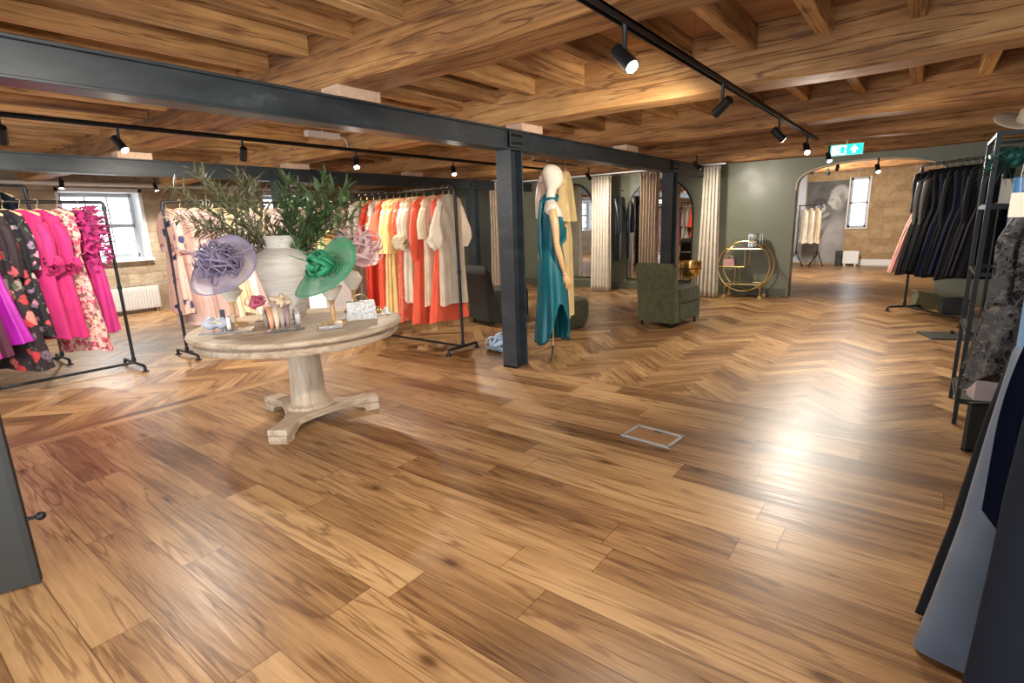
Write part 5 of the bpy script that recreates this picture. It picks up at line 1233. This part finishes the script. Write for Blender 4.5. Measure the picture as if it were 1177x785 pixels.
spk = thing('speaker', 'small black floor speaker between the mural and the white panel', 'speaker', (16.9, 1.78, 0)); MB().box((0, 0, .2), (.16, .15, .4)).build('cabinet', 'blackpaint', spk, False, bevel=.008); MB().cyl((-.081, 0, .27), (-.087, 0, .27), .055, n=24).build('cone', 'blackplastic', spk)
# radiator under the left window
ra = thing('radiator', 'white panel radiator under the left stone wall window', 'radiator', (3.35, YW - .10, 0))
b = MB().box((0, 0, .27), (1.25, .05, .40))
b.build('panel', 'white', ra, False, bevel=.008)
for k_ in range(24): MB().box((-.59 + k_ * .0513, -.029, .27), (.022, .012, .36)).build('fin', 'white', ra, False, bevel=.004)
MB().box((0, .02, .475), (1.26, .09, .02)).build('grille', 'white', ra, False); 
for x in (-.55, .55): MB().cyl((x, 0, 0), (x, 0, .08), .012, n=10).build('pipe', 'chrome', ra)

# ------------------------------------------------------------------ lamps
def track(label, y, x0, x1, z, drops):
    t_ = thing('lighting_track', label, 'lighting track', (0, 0, 0)); b = MB()
    b.box(((x0 + x1) / 2, y, z + .012), (x1 - x0, .036, .012)); b.box(((x0 + x1) / 2, y - .015, z), (x1 - x0, .006, .032)); b.box(((x0 + x1) / 2, y + .015, z), (x1 - x0, .006, .032))
    b.build('track_body', 'blackmetal', t_, False)
    for x in drops: MB().cyl((x, y, z + .018), (x, y, 2.6), .0018, n=6).build('suspension_wire', 'chrome', t_)
    return t_
RZ, LZ = 2.30, 2.31
track('black lighting track running along the right half of the ceiling', 1.16, .4, 7.7, RZ, [1.4, 3.3, 5.2, 7.2])
track('black lighting track running along the left half of the ceiling', 5.28, -1., 8.2, LZ, [.8, 3.0, 5.4, 7.6])
LMP = None
def spot(label, x, y, z, aim, power, ang=75, blend=.6, soft=.05, lit=True, point=0., col=(1, .92, .8)):
    """z is the height of the lamp head centre"""
    global LMP
    t_ = thing('track_spotlight', label, 'spotlight', (x, y, z), 0, 'track spotlights')
    d = (Vector(aim) - Vector((x, y, z))).normalized()
    MB().tube([(0, 0, .15), (0, 0, .125), (0, 0, .04)], [.02, .012, .009], 12).build('stem', 'blackmetal', t_)
    h_ = MB().tube([tuple(-d * .075), tuple(-d * .07), tuple(d * .06), tuple(d * .066)], [.026, .032, .034, .034], 22).build('head', 'blackmetal', t_)
    MB().tube([tuple(d * .0665), tuple(d * .0685)], [.028, .028], 20).build('lens', 'lens', h_)
    if power:
        l = bpy.data.lights.new('spot_lamp', 'SPOT'); l.energy = power; l.spot_size = R(150); l.spot_blend = 1.; l.shadow_soft_size = soft; l.color = col; l.specular_factor = .07
        o = bpy.data.objects.new('spot_lamp', l); COL.objects.link(o); o.parent = t_; o.location = d * .10; o.rotation_euler = d.to_track_quat('-Z', 'Y').to_euler()
    return t_
K = .24
ordn = ('first', 'second', 'third', 'fourth', 'fifth', 'sixth')
for i, (x, aim, pw) in enumerate(((.9, (1.2, 3.6, .2), 420), (2.40, (2.0, .0, 1.0), 330), (3.87, (4.9, 3.1, .9), 380), (5.60, (6.6, -.4, .4), 380), (7.05, (5.2, .4, .0), 420))):
    spot('%s spotlight along the right hand lighting track' % ordn[i], x, 1.16, 2.15, aim, pw * K, 95)
spot('spotlight under the last ceiling beam beside the green exit sign', 9.07, 1.20, 2.20, (7.8, .4, 0), 300 * K, 100)
spot('bright spotlight hanging in the arch mouth right of the exit sign', 9.95, .66, 2.05, (8.6, .2, .3), 250 * K, 100)
for i, (x, aim, pw) in enumerate(((1.0, (1.2, 6.8, .9), 420), (1.71, (2.2, 4.0, .6), 260), (2.72, (3.2, 6.7, .9), 480), (4.02, (3.4, 4.4, .8), 210), (5.64, (4.9, 4.2, .4), 330))):
    spot('%s spotlight along the left hand lighting track' % ordn[i], x, 5.28, 2.17, aim, pw * K, 95)
for i, (x, aim, pw, lb) in enumerate(((2.66, (2.3, 10.7, 0), 620, 'left'), (3.99, (4.4, 10.7, 0), 620, 'right'))):
    spot('%s spotlight near the white pipe above the left stone wall window' % lb, x, 11.0, 2.27, aim, pw * K, 110)
spot('spotlight on the beam end above the cream curtain', 8.75, 4.9, 2.2, (10.3, 4.2, .4), 250 * K, 110)
spot('spotlight above the pale curtain left of the bar cart', 8.55, 2.9, 2.2, (10.1, 1.7, .5), 330 * K, 100)
spot('spotlight over the dark armchair and taupe curtain', 7.4, 5.6, 2.2, (9.0, 6.4, .6), 460 * K, 110)
for i, (y, x, lb) in enumerate(((1.94, 12.5, 'left'), (1.73, 13.2, 'middle'), (1.43, 12.0, 'right'))):
    spot('%s small spotlight on the back room ceiling' % lb, x, y, 2.24, (15.8, 1.0 + .6 * i, .4), 460 * K, 110)
# emergency strip light
el = thing('emergency_light', 'white emergency strip light under the ceiling beside a pale conduit', 'ceiling light', (3.97, 5.8, 2.53)); MB().box((0, 0, 0), (.44, .09, .07)).build('housing', 'white', el, False, bevel=.012); MB().box((0, 0, -.04), (.38, .06, .015)).build('diffuser', 'acrylic', el, False, bevel=.005); MB().cyl((0, 0, .03), (0, 0, .07), .012).build('stem', 'white', el)
MB().tube([(.22, 0, .0), (.30, 0, -.01), (.34, .0, -.06), (.34, .0, -.16)], .008, 8).build('cable', 'white', el)
# exit sign
ex = thing('exit_sign', 'green and white emergency exit sign with an upward arrow above the arch', 'exit sign', (9.5, 1.035, 2.24))
MB().box((0, 0, .08), (.03, .42, .16)).build('housing', 'white', ex, False, bevel=.004)
MB().box((-.0165, 0, .08), (.004, .40, .145)).build('green_panel', 'exitgreen', ex, False)
MB().box((-.02, .095, .08), (.003, .18, .12)).build('white_panel', 'exitwhite', ex, False)
MB().prism([(-.018, .03), (.018, .03), (.018, .075), (.05, .075), (0, .135), (-.05, .075), (-.018, .075)], -.0225, -.019, lambda x, y, z: (z, x - .095, y)).build('arrow', 'exitwhite', ex, False)
MB().prism([(-.03, .03), (.03, .03), (.03, .13), (-.03, .13)], -.0235, -.022, lambda x, y, z: (z, x + .05, y)).build('door_pictogram', 'exitgreen', ex, False)
rm = MB().ball((-.024, .115, .122), (.003, .013, .013), 10, 6); rm.tube([(-.023, .115, .108), (-.023, .105, .075)], .009, 8).tube([(-.023, .105, .078), (-.023, .125, .06), (-.023, .135, .04)], .006, 8).tube([(-.023, .105, .078), (-.023, .092, .055), (-.023, .098, .034)], .006, 8).tube([(-.023, .113, .1), (-.023, .09, .092)], .005, 8).tube([(-.023, .113, .1), (-.023, .135, .088)], .005, 8)
rm.build('running_figure', 'exitgreen', ex)
MB().cyl((0, .0, .16), (0, .0, .33), .012, n=10).build('stem', 'white', ex); MB().lathe([(0, .32), (.07, .32), (.06, .345), (0, .35)], 24).build('rose', 'white', ex)

# ------------------------------------------------------------------ daylight and world
w = bpy.data.worlds.new('sky'); S.world = w; w.use_nodes = True
bg = w.node_tree.nodes['Background']; bg.inputs[0].default_value = (.86, .93, 1., 1); bg.inputs[1].default_value = 2.6
S.view_settings.view_transform = 'Standard'; S.view_settings.look = 'None'; S.view_settings.gamma = 1; S.view_settings.use_curve_mapping = False
S.view_settings.exposure = 0.95
S.cycles.max_bounces = 8; S.cycles.diffuse_bounces = 5; S.cycles.glossy_bounces = 4; S.cycles.transmission_bounces = 6; S.cycles.transparent_max_bounces = 12
S.cycles.sample_clamp_indirect = 6; S.cycles.use_denoising = True
